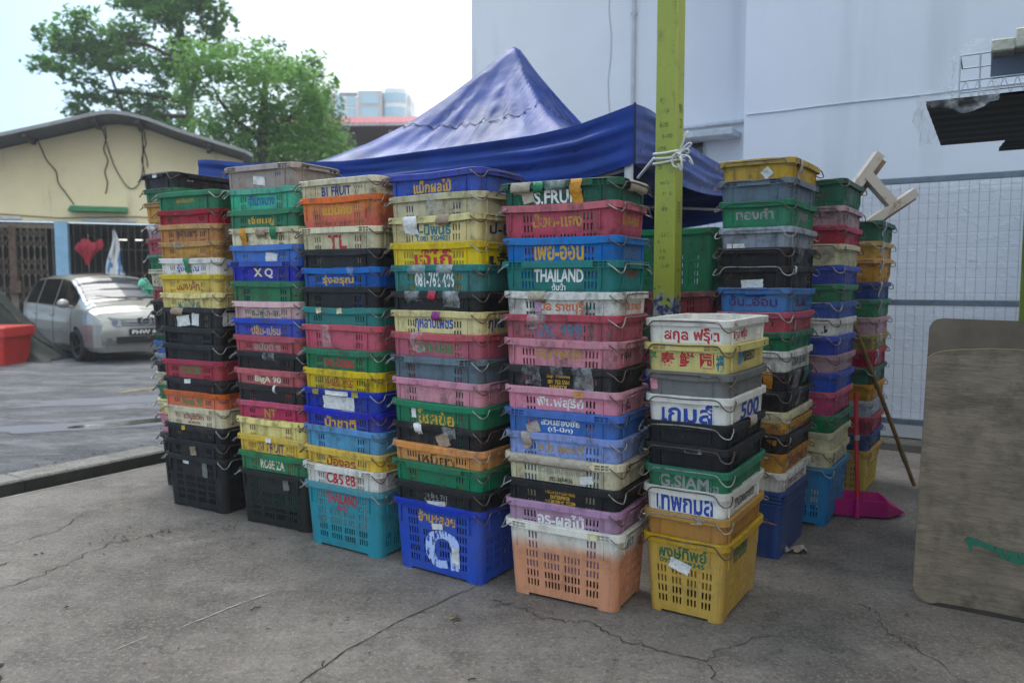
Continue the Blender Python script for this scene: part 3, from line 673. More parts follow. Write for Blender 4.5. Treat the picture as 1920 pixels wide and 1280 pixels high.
# cracks and joints of the slab: thin irregular sheets
def crack(pts, w0, seed, mb, z=.004, jit=.018, n=7):
    r = random.Random(seed); P = []
    for i in range(len(pts) - 1):
        a, b = Vector(pts[i]), Vector(pts[i + 1])
        for k in range(n):
            p = a.lerp(b, k / n); d = (b - a).normalized(); P.append(p + Vector((-d.y, d.x)) * r.uniform(-jit, jit) * (1 if (i or k) else 0))
    P.append(Vector(pts[-1])); vs = []
    for i, p in enumerate(P):
        d = (P[min(i + 1, len(P) - 1)] - P[max(i - 1, 0)]).normalized(); nrm = Vector((-d.y, d.x)); ww = w0 * r.uniform(.3, 1.3) * (min(1, .25 + min(i, len(P) - 1 - i) / 4)) / 2
        vs += [(*(p + nrm * ww), z), (*(p - nrm * ww), z)]
    mb.add(vs, [(2 * i, 2 * i + 1, 2 * i + 3, 2 * i + 2) for i in range(len(P) - 1)])
ck = MB()
crack([(-2.51, 3.69), (-2.44, 3.83), (-2.38, 4.05), (-2.33, 4.35), (-2.2, 4.46), (-2.14, 4.54), (-2.05, 4.62)], .006, 1, ck, jit=.022)
crack([(-1.05, 2.35), (-.8, 2.8), (-.69, 3.03), (-.59, 3.2), (-.46, 3.39), (-.21, 3.69), (.2, 4.3)], .006, 2, ck, jit=.007)
crack([(-.14, 3.58), (0, 3.52), (.12, 3.37), (.24, 3.33), (.33, 3.33), (.43, 3.18), (.57, 3.08), (.76, 2.97), (.77, 2.81), (.85, 2.6)], .006, 3, ck, jit=.02)
crack([(.76, 2.97), (.84, 3.05), (.99, 3.15), (1.2, 3.2)], .004, 4, ck)
crack([(1.6, 3.53), (1.66, 3.44), (1.62, 3.25), (1.64, 3.15), (1.67, 3.08), (1.7, 2.7)], .005, 5, ck)
crack([(-3.1, 4.2), (-2.9, 4.3), (-2.75, 4.6), (-2.8, 5.0)], .005, 6, ck)
M_crack = simple('crack_grime', '2d2a26', .95); struct(ck.build('slab_cracks', M_crack))
sc = MB()
crack([(-1.63, 3.05), (-1.55, 3.19)], .008, 11, sc, jit=.003); crack([(-1.45, 3.26), (-1.31, 3.47), (-1.14, 3.69)], .008, 12, sc, jit=.003)
M_scr = simple('chalk_scrape', 'a8a49d', .9); struct(sc.build('slab_scrapes', M_scr))
gk = MB(); crack([(-2.85, 3.54), (-2.21, 2.97), (-1.93, 2.70), (-1.4, 2.25)], .22, 21, gk, z=.005, jit=.006); struct(gk.build('slab_gutter', M_dark))
# leaf litter, twigs and grit
lt = MB(); lr = random.Random(5)
def scrap_leaf(x, y, z, s):
    a = lr.uniform(0, 6.3); R = Matrix.Rotation(a, 3, 'Z') @ Matrix.Rotation(lr.uniform(-.5, .5), 3, 'X'); k = lr.uniform(.3, .6)
    lt.add([R @ Vector(p) * s + Vector((x, y, z + .006 + abs(s) * .15)) for p in ((-1, 0, 0), (0, -k, .1), (1, 0, 0), (0, k, .15))], [(0, 1, 2, 3)], lr.choice((0, 0, 1, 2)))
for p, m, sp in (((-1.43, 4.4), 8, .05), ((-.26, 3.33), 10, .035), ((-2.07, 3.48), 2, .03), ((-1.44, 3.0), 3, .03), ((-2.2, 4.45), 40, .1), ((-1.75, 4.65), 26, .08), ((-.8, 3.3), 3, .1), ((.5, 2.9), 4, .2), ((1.6, 3.6), 6, .2)):
    for _ in range(m): scrap_leaf(p[0] + lr.gauss(0, sp), p[1] + lr.gauss(0, sp), 0, lr.uniform(.005, .016))
for _ in range(150):
    u, v = lr.uniform(-5.6, 3), lr.uniform(.5, 6); p = W(u, v); scrap_leaf(p.x, p.y, 0, lr.uniform(.003, .010))
for _ in range(260):
    u, v = -6.22 - abs(lr.gauss(0, .12)), lr.uniform(1.5, 7); p = W(u, v); scrap_leaf(p.x, p.y, .045, lr.uniform(.008, .028))
for _ in range(14):
    u, v = lr.uniform(-5, 1.5), lr.uniform(.8, 3.2); p = W(u, v, .006); a = lr.uniform(0, 6.3); l_ = lr.uniform(.02, .06)
    lt.tube([p, p + Vector((cos(a), sin(a), .05)) * l_ * .5, p + Vector((cos(a + .3), sin(a + .3), 0)) * l_], .0025, 5, 1)
struct(lt.build('leaf_litter', [simple('dry_leaf', '4a3c28', .9), simple('dark_twig', '2c241c', .9), simple('pale_leaf', '8a7442', .9)]), 'stuff')
# puddles in the road
pk = NT('puddle_water'); pk.base('2c332c'); pk.set(Roughness=.08)
def blob(cx, cy, rx, ry, ang, z, seed, mb):
    r = random.Random(seed); ph = [r.uniform(0, 6.3) for _ in range(4)]; n = 40
    vs = [(0, 0)] ; 
    for k in range(n):
        a = 2 * pi * k / n; q = 1 + .18 * sin(2 * a + ph[0]) + .14 * sin(3 * a + ph[1]) + .1 * sin(5 * a + ph[2]) + .06 * sin(9 * a + ph[3]); vs.append((rx * q * cos(a), ry * q * sin(a)))
    ca, sa = cos(ang), sin(ang)
    mb.add([(cx + x * ca - y * sa, cy + x * sa + y * ca, z) for x, y in vs], [(0, k + 1, (k + 1) % n + 1) for k in range(n)])
pd = MB()
blob(-4.0, 7.95, .42, .17, RAD(30), .051, 1, pd)
struct(pd.build('puddle_water', pk.m))
dp = MB(); blob(-4.2, 7.9, .95, .34, RAD(24), .049, 8, dp); blob(-4.6, 9.6, 1.5, .3, RAD(25), .049, 10, dp)
wk = NT('wet_asphalt'); wk.base('5a5c66'); wk.set(Roughness=.5); wk.bump(wk.noise(wk.coord(), 60, 4, .6, .2, .8), .3, .01)
struct(dp.build('wet_patch', wk.m))
rm = MB(); a, b = Vector((-5.25, 10.15, .052)), Vector((-4.9, 10.85, .052)); rm.add([a, a + Vector((.09, -.04, 0)), b + Vector((.09, -.04, 0)), b], [(0, 1, 2, 3)])
struct(rm.build('road_marking', simple('worn_yellow_paint', '9c8a52', .8, var=.6, scale=20)))

# ------------------------------------------------------------------ white building
def wallmat(name, c, brick):
    k = NT(name); v = k.coord()
    col = k.mix(k.noise(v, .35, 5, .6, .35, .7), c, tuple(x * .88 for x in lin(c)))
    st = k.coord(scale=(1.5, 1.5, .12)); col = k.mix(k.noise(st, 1.2, 5, .6, .56, .8, 0, .32), col, '85888c')
    col = k.mix(k.noise(v, 6, 6, .7, .68, .76, 0, .4), col, '8a8a88')
    k.base(col); k.set(Roughness=.75)
    b = k.bump(k.noise(v, 3, 3, .5, .2, .8), .05, .02)
    if brick:
        mp = k.n('ShaderNodeMapping'); mp.inputs['Rotation'].default_value = (RAD(90), 0, 0); tcn = k.n('ShaderNodeTexCoord'); k.l(tcn.outputs['Object'], mp.inputs['Vector'])
        br = k.n('ShaderNodeTexBrick'); br.inputs['Scale'].default_value = 1.0; br.inputs['Brick Width'].default_value = .42; br.inputs['Row Height'].default_value = .14; br.inputs['Mortar Size'].default_value = .008
        br.inputs['Mortar Smooth'].default_value = .6; k.l(mp.outputs[0], br.inputs['Vector'])
        z = k.n('ShaderNodeSeparateXYZ'); k.l(tcn.outputs['Object'], z.inputs[0])
        f = k.math('LESS_THAN', z.outputs['Z'], 2.45); h = k.math('MULTIPLY', br.outputs['Fac'], f)
        x = k.n('ShaderNodeBump', invert=True); x.inputs['Strength'].default_value = .3; x.inputs['Distance'].default_value = .008; k.l(h, x.inputs['Height']); k.l(b, x.inputs['Normal']); b = x.outputs[0]
        k.bump(k.math('MULTIPLY', k.noise(v, 9, 4, .6, .5, .8), f), .35, .02, b)
    return k.m
VF = 8.0; VW = 8.35; VR = VW + 3.0
wb = thing('white_building', 'large white rendered building with blank walls rising behind the blue canopy', 'building', W(-2.33, VW), (0, 0, TH))
def loc(u, v, z): return (u + 2.33, v - VW, z)
m = MB(); m.box(loc(5.84, VW + 1.5, 5.5), (16.34 - .0, 3.0, 11.2)); m.build('wall', wallmat('white_render', 'cdd1da', True), wb)
m = MB(); m.box(loc(-.2, VR + 3.5, 5.5), (15.45, 7.0, 11.0)); m.build('rear_wall', wallmat('pale_render', 'dbdadf', False), wb)
for nme, (u0, u1, z, h_, d_) in dict(ledge=(-4.3, -2.36, 3.80, .05, .10), window_hood=(-4.2, -3.2, 3.61, .09, .45)).items():
    m = MB(); m.box(loc((u0 + u1) / 2, VR - d_ / 2 - .002, z), (u1 - u0, d_, h_), None, 0, .008); m.build(nme, simple('pale_trim', 'c6c8cd', .7), wb)
m = MB(); m.box(loc(-3.93, VR - .004, 3.47), (.36, .02, .26)); wdw = m.build('window', simple('dark_glass', '1a1c20', .15), wb)
m = MB(); m.box(loc(-3.93, VR - .016, 3.61), (.42, .03, .03)); m.box(loc(-3.93, VR - .016, 3.33), (.42, .03, .03)); m.box(loc(-4.125, VR - .016, 3.47), (.03, .03, .25)); m.box(loc(-3.735, VR - .016, 3.47), (.03, .03, .25)); m.build('frame', simple('window_trim', 'aeb0b4', .6), wdw)
m = MB(); m.tube([loc(-4.87, VR - .035, .05), loc(-4.87, VR - .035, 10.5)], .03, 10)
for z in (2.6, 4.1, 5.6): m.box(loc(-4.87, VR - .03, z), (.09, .05, .03))
m.build('downpipe', simple('pipe_grey', 'b9bbc2', .5), wb)
m = MB(); pts = [(-5.28 + .03 * sin(i * 1.7), 3.6 + i * .35) for i in range(14)]
m.tube([loc(p[0], VR - .002, p[1]) for p in pts], .007, 5); m.build('crack', simple('wall_crack', 'a2a3a8', .9), wb)
m = MB(); m.tube([loc(-2.30 + i * .22, VW - .012, 3.262 - .004 * sin(i * 1.1)) for i in range(34)], .007, 6); m.build('cable', simple('wall_cable', 'c3cad4', .6), wb)
m = MB(); m.box(loc(5.84, VW - .045, .09), (16.3, .086, .16), None, 0, .004); m.build('plinth', wallmat('plinth_render', 'b8bac0', False), wb)

# ------------------------------------------------------------------ mesh fence
fz0, fz1 = .21, 2.43
struct(uvbox('dark_floor_strip', -2.9, 6, 7.62, 7.93, -.05, .004, M_dark))  # plain dark strip laid along the floor before the fence
fn = thing('mesh_fence', 'grey welded wire mesh fence standing before the white painted brick wall', 'fence', W(-2.9, VF), (0, 0, TH))
M_fence = simple('fence_steel', '6e7885', .5, .4, .3)
FLEN = 6.4
for z in (fz0, 1.318, fz1):
    m = MB(); m.box((FLEN / 2, 0, z), (FLEN, .04, .055), None, 0, .004); m.build('rail', M_fence, fn)
for u in (0, 3.2, 6.4):
    m = MB(); m.box((u, .045, fz1 / 2), (.05, .045, fz1 + .02), None, 0, .004); m.build('post', M_fence, fn)
m = MB()
for i in range(int(FLEN / .078)): m.tube([(i * .078 + .01, -.022, fz0), (i * .078 + .01, -.022, fz1)], .0023, 4, 0, False)
for i in range(int((fz1 - fz0) / .22)): m.tube([(0, -.026, fz0 + .1 + i * .22), (FLEN, -.026, fz0 + .1 + i * .22)], .0012, 4, 0, False)
m.build('wire_mesh', M_fence, fn)

# ------------------------------------------------------------------ blue canopy tent
TT = RAD(-28); TU = Vector((cos(TT), sin(TT), 0)); TV = Vector((-sin(TT), cos(TT), 0))
TF = Vector((.74, 4.76, 0)); TLn, TDp = 3.80, 3.2
tent = thing('canopy_tent', 'dark blue pop-up canopy tent with pointed peak standing behind the crates', 'tent')
k = NT('blue_tarpaulin'); v = k.coord()
k.base(k.mix(k.noise(v, 2.0, 5, .6, .35, .7), '1e3784', '142860')); k.set(Roughness=k.noise(v, 5, 4, .6, .3, .7, .26, .42), Coat_Weight=0.0); k.b.inputs['Specular IOR Level'].default_value = .26; k.b.inputs['Specular Tint'].default_value = (.55, .72, 1, 1)
stv = k.coord(scale=(1, 1, 1)); b1 = k.bump(k.noise(stv, 2.2, 2, .5, .2, .8), .12, .05); k.bump(k.noise(stv, 16, 2, .5, .2, .8), .08, .01, b1)
M_tarp = k.m
SAG = [(0, 2.575), (.17, 2.532), (.38, 2.482), (.68, 2.448), (1.08, 2.432), (1.51, 2.417), (1.98, 2.40), (2.27, 2.398), (3.23, 2.453), (3.70, 2.515), (3.8, 2.518)]
def interp(tab, x):
    for (a, b), (c, d) in zip(tab, tab[1:]):
        if x <= c: t = max(0, (x - a) / (c - a)); return b + (d - b) * t
    return tab[-1][1]
def eave(side, t):       # t 0..1 along the side
    if side == 'front': return interp(SAG, TLn * (1 - t))
    if side == 'right': return 2.575 - .03 * t - .05 * sin(pi * t) + .04 * sin(pi * min(1, t * 4)) * 1
    if side == 'back': return 2.545 - .147 * t - .12 * sin(pi * t)
    return 2.518 - .12 * t - .22 * sin(pi * t)
PRO = [(0, 1.0), (.02, .985), (.1, .80), (.21, .575), (.33, .36), (.45, .19), (.57, .06), (.68, -.03), (.85, -.07), (1.0, 0)]
PK = 3.56
def tpos(s, t):          # s,t in -1..1 over the roof: x right along the front, y to the back
    q = max(abs(s), abs(t)); f = interp(PRO, q)
    if q < 1e-6: q = 1e-6
    es, et = s / q, t / q
    if abs(t) >= abs(s): e = eave('front', (es + 1) / 2) if t < 0 else eave('back', (1 - es) / 2)
    else: e = eave('right', (et + 1) / 2) if s > 0 else eave('left', (et + 1) / 2)
    ang = math.atan2(es, et)
    e = e * (1) if True else e
    z = e + (PK - e) * f
    fold = sin(ang * 22 + 1.2 * sin(q * 7)) * .5 + sin(ang * 41 + 1 + 2 * q) * .45 + sin(ang * 67 + 2) * .2
    z += (abs(fold) ** .7 * (1 if fold > 0 else -1)) * .030 * max(0, min(1, (q - .04) * 6)) * max(0, min(1, (.62 - q) * 3))
    z += .012 * sin(s * 9 + t * 4) * sin(t * 7) * min(1, q * 2) * (1 - q)
    off = .235 * f                                   # the peak pole leans along the row
    p = TF - TU * TLn * (1 - (s + 1) / 2) + TV * TDp * (t + 1) / 2 + TU * off
    p.z = z; return p
m = MB(); n = 84; m.grid(lambda a, b: tpos(2 * a - 1, 2 * b - 1), n, n); m.build('roof_fabric', M_tarp, tent)
rv = random.Random(9)
def valance(name, A, B, side, outv, drop0, drop1, seed, n=90, rows=18):
    r = random.Random(seed); ph = [r.uniform(0, 6) for _ in range(5)]
    def fn_(a, b):
        p = A.lerp(B, a); top = eave(side, a); dr = drop0 + (drop1 - drop0) * a
        z = top - dr * b
        en = min(1, a * 9, (1 - a) * 9); fo = (.020 * sin(b * 12 + ph[0] + 2.6 * a) + .014 * sin(b * 25 + ph[1] - 6 * a) + .005 * sin(a * 9 + ph[2] + b * 6) + .004 * sin(b * 47 + a * 14 + ph[4])) * (.25 + .75 * en)
        q = p + outv * (.004 + .03 * b * b * 0 + max(-.02, fo) * min(1, b * 5) * (1 - .3 * b)); q.z = z + .008 * sin(a * 9 + ph[3]) * b * en; return q
    mb = MB(); mb.grid(fn_, n, rows); return mb.build(name, M_tarp, tent)
FR = TF.copy(); FL = TF - TU * TLn; BR = TF + TV * TDp; BL = FL + TV * TDp
valance('valance', FL, FR, 'front', -TV, .26, .355, 1); valance('valance', FR, BR, 'right', TU, .355, .24, 2)
valance('valance', BR, BL, 'back', TV, .42, .36, 3); valance('valance', FL, BL, 'left', -TU, .26, .26, 4)
M_wpole = simple('white_tent_steel', 'c9cbd0', .4)
for P, zt in ((FR, 2.5), (FL, 2.45), (BR, 2.45), (BL, 2.3)):
    c_ = (FR + BL) / 2; q = P + (c_ - P).normalized() * .06
    m = MB(); m.box((q.x, q.y, zt / 2), (.045, .045, zt), Matrix.Rotation(TT, 3, 'Z'), 0, .004); m.build('leg', M_wpole, tent)
m = MB(); c_ = tpos(0, 0); m.tube([(c_.x, c_.y, 2.2), (c_.x, c_.y, PK - .02)], .02, 8)
for P in (FR, FL, BR, BL): m.tube([Vector((c_.x, c_.y, 2.22)), P.lerp(c_, .05) * 1 + Vector((0, 0, 2.2 - P.lerp(c_, .05).z))], .012, 6)
m.build('roof_frame', M_wpole, tent)
m = MB(); ring = []
for i in range(161):
    a = i / 160 * 4; q = .345; kx = int(a) % 4; t = (a % 1) * 2 - 1
    s_, t_ = ((t * q, -q), (q, t * q), (-t * q, q), (-q, -t * q))[kx]; p = tpos(s_, t_); p.z += .009; ring.append(p)
m.tube(ring, .003, 5, 0, False); m.build('seam', simple('seam_thread', '10163a', .7), tent)
m = MB(); m.tube([FR + Vector((0, 0, 2.58)) + TU * .004 - TV * .006, FR + Vector((.0, 0, 2.22)) + TU * .006 - TV * .008], .008, 6); m.build('corner_binding', simple('binding_tape', '141c48', .7), tent)

# ------------------------------------------------------------------ yellow-green post with straps
PO = Vector((.885, 4.42, 0))
post = thing('painted_post', 'square lime green painted steel post tied to the canopy corner, peeling over blue', 'post', PO, (0, 0, TH))
k = NT('lime_paint'); v = k.coord()
z = k.n('ShaderNodeSeparateXYZ'); k.l(v, z.inputs[0])
col = k.mix(k.noise(v, 1.6, 5, .6, .35, .7), '98a23a', '818a33'); col = k.mix(k.noise(k.coord(scale=(1, 1, .4)), 14, 6, .7, .58, .7, 0, .7), col, '5c5a34'); col = k.mix(k.noise(v, 45, 4, .7, .64, .7, 0, .8), col, '33331f')
hgt = k.n('ShaderNodeMapRange'); hgt.inputs['From Min'].default_value = 1.30; hgt.inputs['From Max'].default_value = 1.62; hgt.inputs['To Min'].default_value = .30; hgt.inputs['To Max'].default_value = -.25; k.l(z.outputs['Z'], hgt.inputs['Value'])
f = k.math('GREATER_THAN', k.math('ADD', k.noise(v, 13, 5, .65, .0, 1, 0, 1), hgt.outputs[0]), .62)
under = k.mix(k.noise(v, 24, 4, .6, .50, .56), '24365f', '8d8f93'); col = k.mix(f, col, under)
k.base(col); k.set(Roughness=.55); k.bump(f, .4, .004)
m = MB(); m.box((0, 0, 2.6), (.122, .122, 5.2), None, 0, .006); m.build('shaft', k.m, post)
scr_m = MB(); pr = random.Random(12)
for s_, x, z_, w_, h_ in (('800', -.01, 2.36, .05, .026), ('3-100', .01, 2.30, .06, .022), ('2398', -.02, 2.235, .05, .02), ('6m15', .0, 2.045, .05, .022), ('10.5', .015, 1.985, .05, .02), ('65', .0, 1.90, .035, .02), ('1512', .0, 1.755, .06, .024), ('15', -.005, 1.668, .03, .018), ('10', -.01, 1.63, .03, .018), ('500', .01, 1.585, .04, .02), ('85', -.02, 2.5, .03, .02), ('110', .0, 2.44, .04, .02), ('5', -.03, 2.13, .02, .03)):
    V, F = text_geo(s_, 0.); scr_m.add([(x + a * w_, -.0622, z_ + b * h_) for a, b in V], F)
for s_, y, z_, w_, h_ in (('五', .0, 1.90, .05, .05), ('王', 0, 1.84, .05, .05), ('例', .0, 2.44, .05, .05), ('2', .01, 2.36, .03, .05), ('20', .0, 1.56, .04, .02)):
    V, F = text_geo(s_, 0.); scr_m.add([(.0622, y + a * w_, z_ + b * h_) for a, b in V], F)
scr_m.build('pen_marks', paint('3f431f', .75), post)
strap = MB()
for dz, ph in ((0, 0), (.028, .4), (-.026, .9)):
    pts = []
    for i in range(17):
        a = i / 16 * 2 * pi; x, y = cos(a), sin(a); q = max(abs(x), abs(y)); pts.append(PO + Matrix.Rotation(TH, 3, 'Z') @ Vector((x / q * .066, y / q * .066, 2.20 + dz + .012 * sin(a + ph))))
    strap.tube(pts, .0075, 6)
R3 = Matrix.Rotation(TH, 3, 'Z')
kn = PO + R3 @ Vector((.075, -.06, 2.20))
strap.tube(catmull([PO + R3 @ Vector((-.066, -.05, 2.20)), PO + R3 @ Vector((-.11, -.02, 2.17)), Vector((.76, 4.72, 2.13))], 4), .009, 6)
for dx, dz, l_ in ((.5, 1, .12), (.8, .5, .1), (.9, -.6, .1), (.3, -1, .09), (1, .1, .07)):
    e = kn + R3 @ Vector((dx * l_, -.02, dz * l_)); strap.tube(catmull([kn, kn.lerp(e, .6) + Vector((0, -.03, .02)), e, e + R3 @ Vector((-.02, 0, -.04 * dz))], 4), .006, 5)
strap.tube([kn + R3 @ Vector((.03 * cos(a / 8 * 2 * pi), -.02, -.03 + .04 * sin(a / 8 * 2 * pi))) for a in range(9)], .006, 5)
tag(strap.build('tie_strap', simple('white_webbing', 'cfcfcb', .7)), 'white plastic strap knotted round the lime green post', 'strap')

# ------------------------------------------------------------------ dark blue bin at the foot of its stack
bx = thing('storage_bin', 'scuffed dark blue solid sided plastic bin under a crate stack', 'bin', (1.455, 4.409, 0), (0, 0, RAD(56)))
kb_ = NT('scuffed_blue'); v = kb_.coord(); kb_.base(kb_.mix(kb_.noise(v, 9, 6, .7, .5, .72), '1d3a70', '3d4a66')); kb_.set(Roughness=.4)
m = MB(); st_ = stations([], []); N_ = len(st_)
def loop(a, b, z, r=.03): return [(*ppos(s_, a, b, r), z) for s_ in st_]
rings = [loop(.262, .165, 0), loop(.262, .165, .012), loop(.285, .185, .355), loop(.300, .200, .357), loop(.300, .200, .376), loop(.283, .183, .377), loop(.258, .16, .02)]
vs = [p for q in rings for p in q]; m.add(vs, [(k_ * N_ + j, k_ * N_ + (j + 1) % N_, (k_ + 1) * N_ + (j + 1) % N_, (k_ + 1) * N_ + j) for k_ in range(6) for j in range(N_)] + [tuple(range(N_))[::-1], tuple(range(6 * N_, 7 * N_))]); m.build('tub', kb_.m, bx)
for z_ in (.30, .32, .34):
    m = MB(); q = loop(.290, .190, z_); q.append(q[0]); m.tube(q, .005, 5, 0, False); m.build('ridge', kb_.m, bx)
m = MB()
for i in range(5): m.box((-.268 - .004, -.12 + i * .06, .16), (.012, .006, .27)); 
m.build('rib_panel', kb_.m, bx)
m = MB(); m.tube(catmull([(-.27, .1, .25), (-.33, .0, .24), (-.30, -.10, .21), (-.29, -.16, .2)], 5), .004, 5); m.build('cord', simple('pink_cord', '96544e', .8), bx)

# ------------------------------------------------------------------ paper scrap, dustpan, broom stick
m = MB(); r = random.Random(4)
m.grid(lambda a, b: Vector((1.58 + (a - .5) * .13 + r.uniform(-.012, .012), 4.22 + (b - .5) * .07 + r.uniform(-.01, .01), .008 + r.uniform(0, .028))), 7, 5)
tag(m.build('paper_scrap', simple('crumpled_paper', 'a89a90', .9)), 'crumpled greyish paper scrap on the concrete by the dark blue bin', 'paper')
dpn = thing('dustpan', 'magenta long handled dustpan with red handle standing before the golden crate', 'dustpan', (2.27, 4.93, 0), (0, 0, RAD(-14)))
M_mag = simple('magenta_plastic', 'b01470', .4, var=.15); M_redp = simple('red_plastic', 'b0141e', .35, var=.15)
m = MB()
pan = [(-.17, -.09, .012), (.14, -.09, .012), (.24, .02, .008), (.14, .13, .012), (-.17, .13, .012)]
top = [(-.18, -.105, .125), (.13, -.105, .115), (.27, .03, .02), (.13, .145, .115), (-.18, .145, .125)]
inn = [(p[0] * .97, p[1] * .96 + .0005, p[2] + .001) for p in top]; inb = [(p[0] * .97, p[1] * .95 + .001, p[2] + .006) for p in pan]
vs = pan + top + inn + inb
fs = [(0, 1, 6, 5), (1, 2, 7, 6), (2, 3, 8, 7), (3, 4, 9, 8), (4, 0, 5, 9), (4, 3, 2, 1, 0)]
fs += [(5 + i, 5 + (i + 1) % 5, 10 + (i + 1) % 5, 10 + i) for i in range(5)] + [(10 + i, 10 + (i + 1) % 5, 15 + (i + 1) % 5, 15 + i) for i in range(5)] + [(15, 16, 17, 18, 19)]
m.add(vs, fs); m.tube([(-.045, -.115, .01), (-.045, -.115, .135)], .017, 8); m.build('pan', M_mag, dpn)
m = MB(); m.tube([(-.045, -.112, .12), (-.055, -.06, .5), (-.06, -.03, .80)], .014, 10); m.build('handle', M_redp, dpn)
m = MB(); m.tube([(-.053, -.075, .50), (-.0535, -.073, .53)], .0165, 10); m.build('collar', simple('steel_collar', '9a9a98', .4, .6), dpn)
bs = MB(); bs.tube(catmull([(2.33, 5.28, 1.23), (2.60, 5.40, .70), (2.93, 5.54, .03)], 6), .015, 8)
bst = thing('broom_stick', 'old wooden broom stick leaning against the rear crate stack', 'broom')
bs.build('stick', simple('old_bamboo', '7d6238', .7, var=.4, scale=14), bst)
m = MB(); m.tube([(2.79, 5.485, .32), (2.84, 5.506, .215)], .0185, 8); m.build('socket', simple('green_socket', '2c5a40', .5), bst)

# ------------------------------------------------------------------ H-shaped steel frame lying on the rear stacks
hf = thing('steel_frame', 'rusty white H-shaped welded steel channel frame lying on rear crate stack', 'steel frame')
k = NT('rusty_white_steel'); v = k.coord(); k.base(k.mix(k.noise(v, 7, 6, .7, .54, .66), 'a69c92', '7d6049')); k.set(Roughness=.6); M_rw = k.m; M_rw2 = simple('rusted_flange', '8a6a56', .8, var=.5, scale=9)
def channel(name, a, b, near, far, sgn, par, depth=.075):
    a, b = Vector(a), Vector(b); ez = (b - a).normalized(); ex = (Vector((ez.z, 0, -ez.x)) * sgn).normalized(); ey = Vector((0, 1, 0)); t = .008
    prof = [(0, 0), (near, 0), (near, t), (t, t), (t, depth - t), (far, depth - t), (far, depth), (0, depth)]
    mb = MB(); mb.prism(prof, a, ex, ey, ez, (b - a).length)
    for fi, f_ in enumerate(mb.f):
        cy = sum(mb.v[q][1] for q in f_) / len(f_) - a.y
        if len(f_) == 4 and cy > depth * .5: mb.m[fi] = 1
    return mb.build(name, [M_rw, M_rw2], par)
channel('long_rail', (2.418, 5.72, 2.11), (2.663, 5.72, 2.456), .066, .12, 1, hf)
channel('long_rail', (2.517, 5.70, 1.90), (2.935, 5.70, 2.185), .062, .088, 1, hf)
channel('cross_bar', (2.576, 5.712, 2.259), (2.760, 5.708, 2.060), .07, .09, -1, hf)

# ------------------------------------------------------------------ plywood board
bd = thing('plywood_board', 'worn brown plywood table top with rounded corners and green paint mark, standing upright', 'board', (1.895, 3.57, 0), (RAD(-3.5), RAD(1.0), RAD(-33)))
k = NT('weathered_plywood'); v = k.coord(scale=(1, 1, 1.8)); v1 = k.coord()
col = k.mix(k.noise(v, 2.5, 6, .65, .35, .7), '8d7d69', '726452'); col = k.mix(k.noise(k.coord(scale=(.7, 1, 3)), 3, 7, .75, .45, .70, 0, .75), col, '3f362d'); col = k.mix(k.noise(v1, 7, 6, .7, .5, .72, 0, .65), col, '352d26'); col = k.mix(k.noise(v1, 30, 4, .7, .66, .72, 0, .7), col, '2c2620')
k.base(col); k.set(Roughness=.8); k.bump(k.noise(k.coord(scale=(1, 1, 6)), 8, 5, .7, .2, .8), .4, .012); M_ply = k.m
M_ply2 = simple('split_core', '6f6152', .85, var=.4, scale=5)
def rounded(w_, h_, r_, n=6, j=0, seed=1, x0=0, z0=0):
    R_ = random.Random(seed); P = []
    for cx, cz, a0 in ((w_ - r_, h_ - r_, 0), (r_, h_ - r_, pi / 2), (r_, r_, pi), (w_ - r_, r_, 1.5 * pi)):
        for i in range(n + 1):
            a = a0 + i / n * pi / 2; P.append((x0 + cx + r_ * cos(a) + R_.uniform(-j, j), z0 + cz + r_ * sin(a) + R_.uniform(-j, j)))
    return P
EX, EY, EZ = Vector((1, 0, 0)), Vector((0, 0, 1)), Vector((0, 1, 0))
m = MB(); m.prism(rounded(1.3, 1.34, .06, 8, .002, 2), (0, 0, .0), EX, EY, EZ, .022); m.build('core_panel', M_ply2, bd)
# face veneer, split away at the top
top_line = [(0.003, 1.15), (.03, 1.175), (.07, 1.188), (.12, 1.197), (.18, 1.202), (.25, 1.21), (.34, 1.212), (.5, 1.215), (.8, 1.21), (1.3, 1.2)]
bot = [(1.3, .004), (.35, .005), (.09, .004), (.05, .012), (.02, .035), (.004, .07)]
m = MB(); m.prism(top_line[::-1] + [(p[0], p[1]) for p in bot[::-1]], (0, -.0065, 0), EX, EY, EZ, .004); m.build('face_veneer', M_ply, bd)
m = MB(); gp = [(.20, .335), (.215, .35), (.25, .345), (.31, .325), (.38, .315), (.7, .325), (.7, .27), (.40, .262), (.34, .275), (.30, .30), (.262, .312), (.235, .31), (.228, .27), (.218, .30)]
m.prism(gp, (0, -.0078, 0), EX, EY, EZ, .001); m.build('paint_mark', paint('1a6349', .55), bd)
m = MB(); m.tube([(p[0], -.0068, p[1]) for p in top_line], .0022, 5); m.build('split_edge', simple('pale_wood', 'a9926f', .8), bd)
m = MB(); m.prism([(.06, .0), (1.3, .0), (1.3, .03), (.3, .028), (.12, .02)], (0, -.012, -.002), EX, EY, EZ, .01); m.build('swollen_edge', simple('rotten_ply', '3c342c', .9), bd)

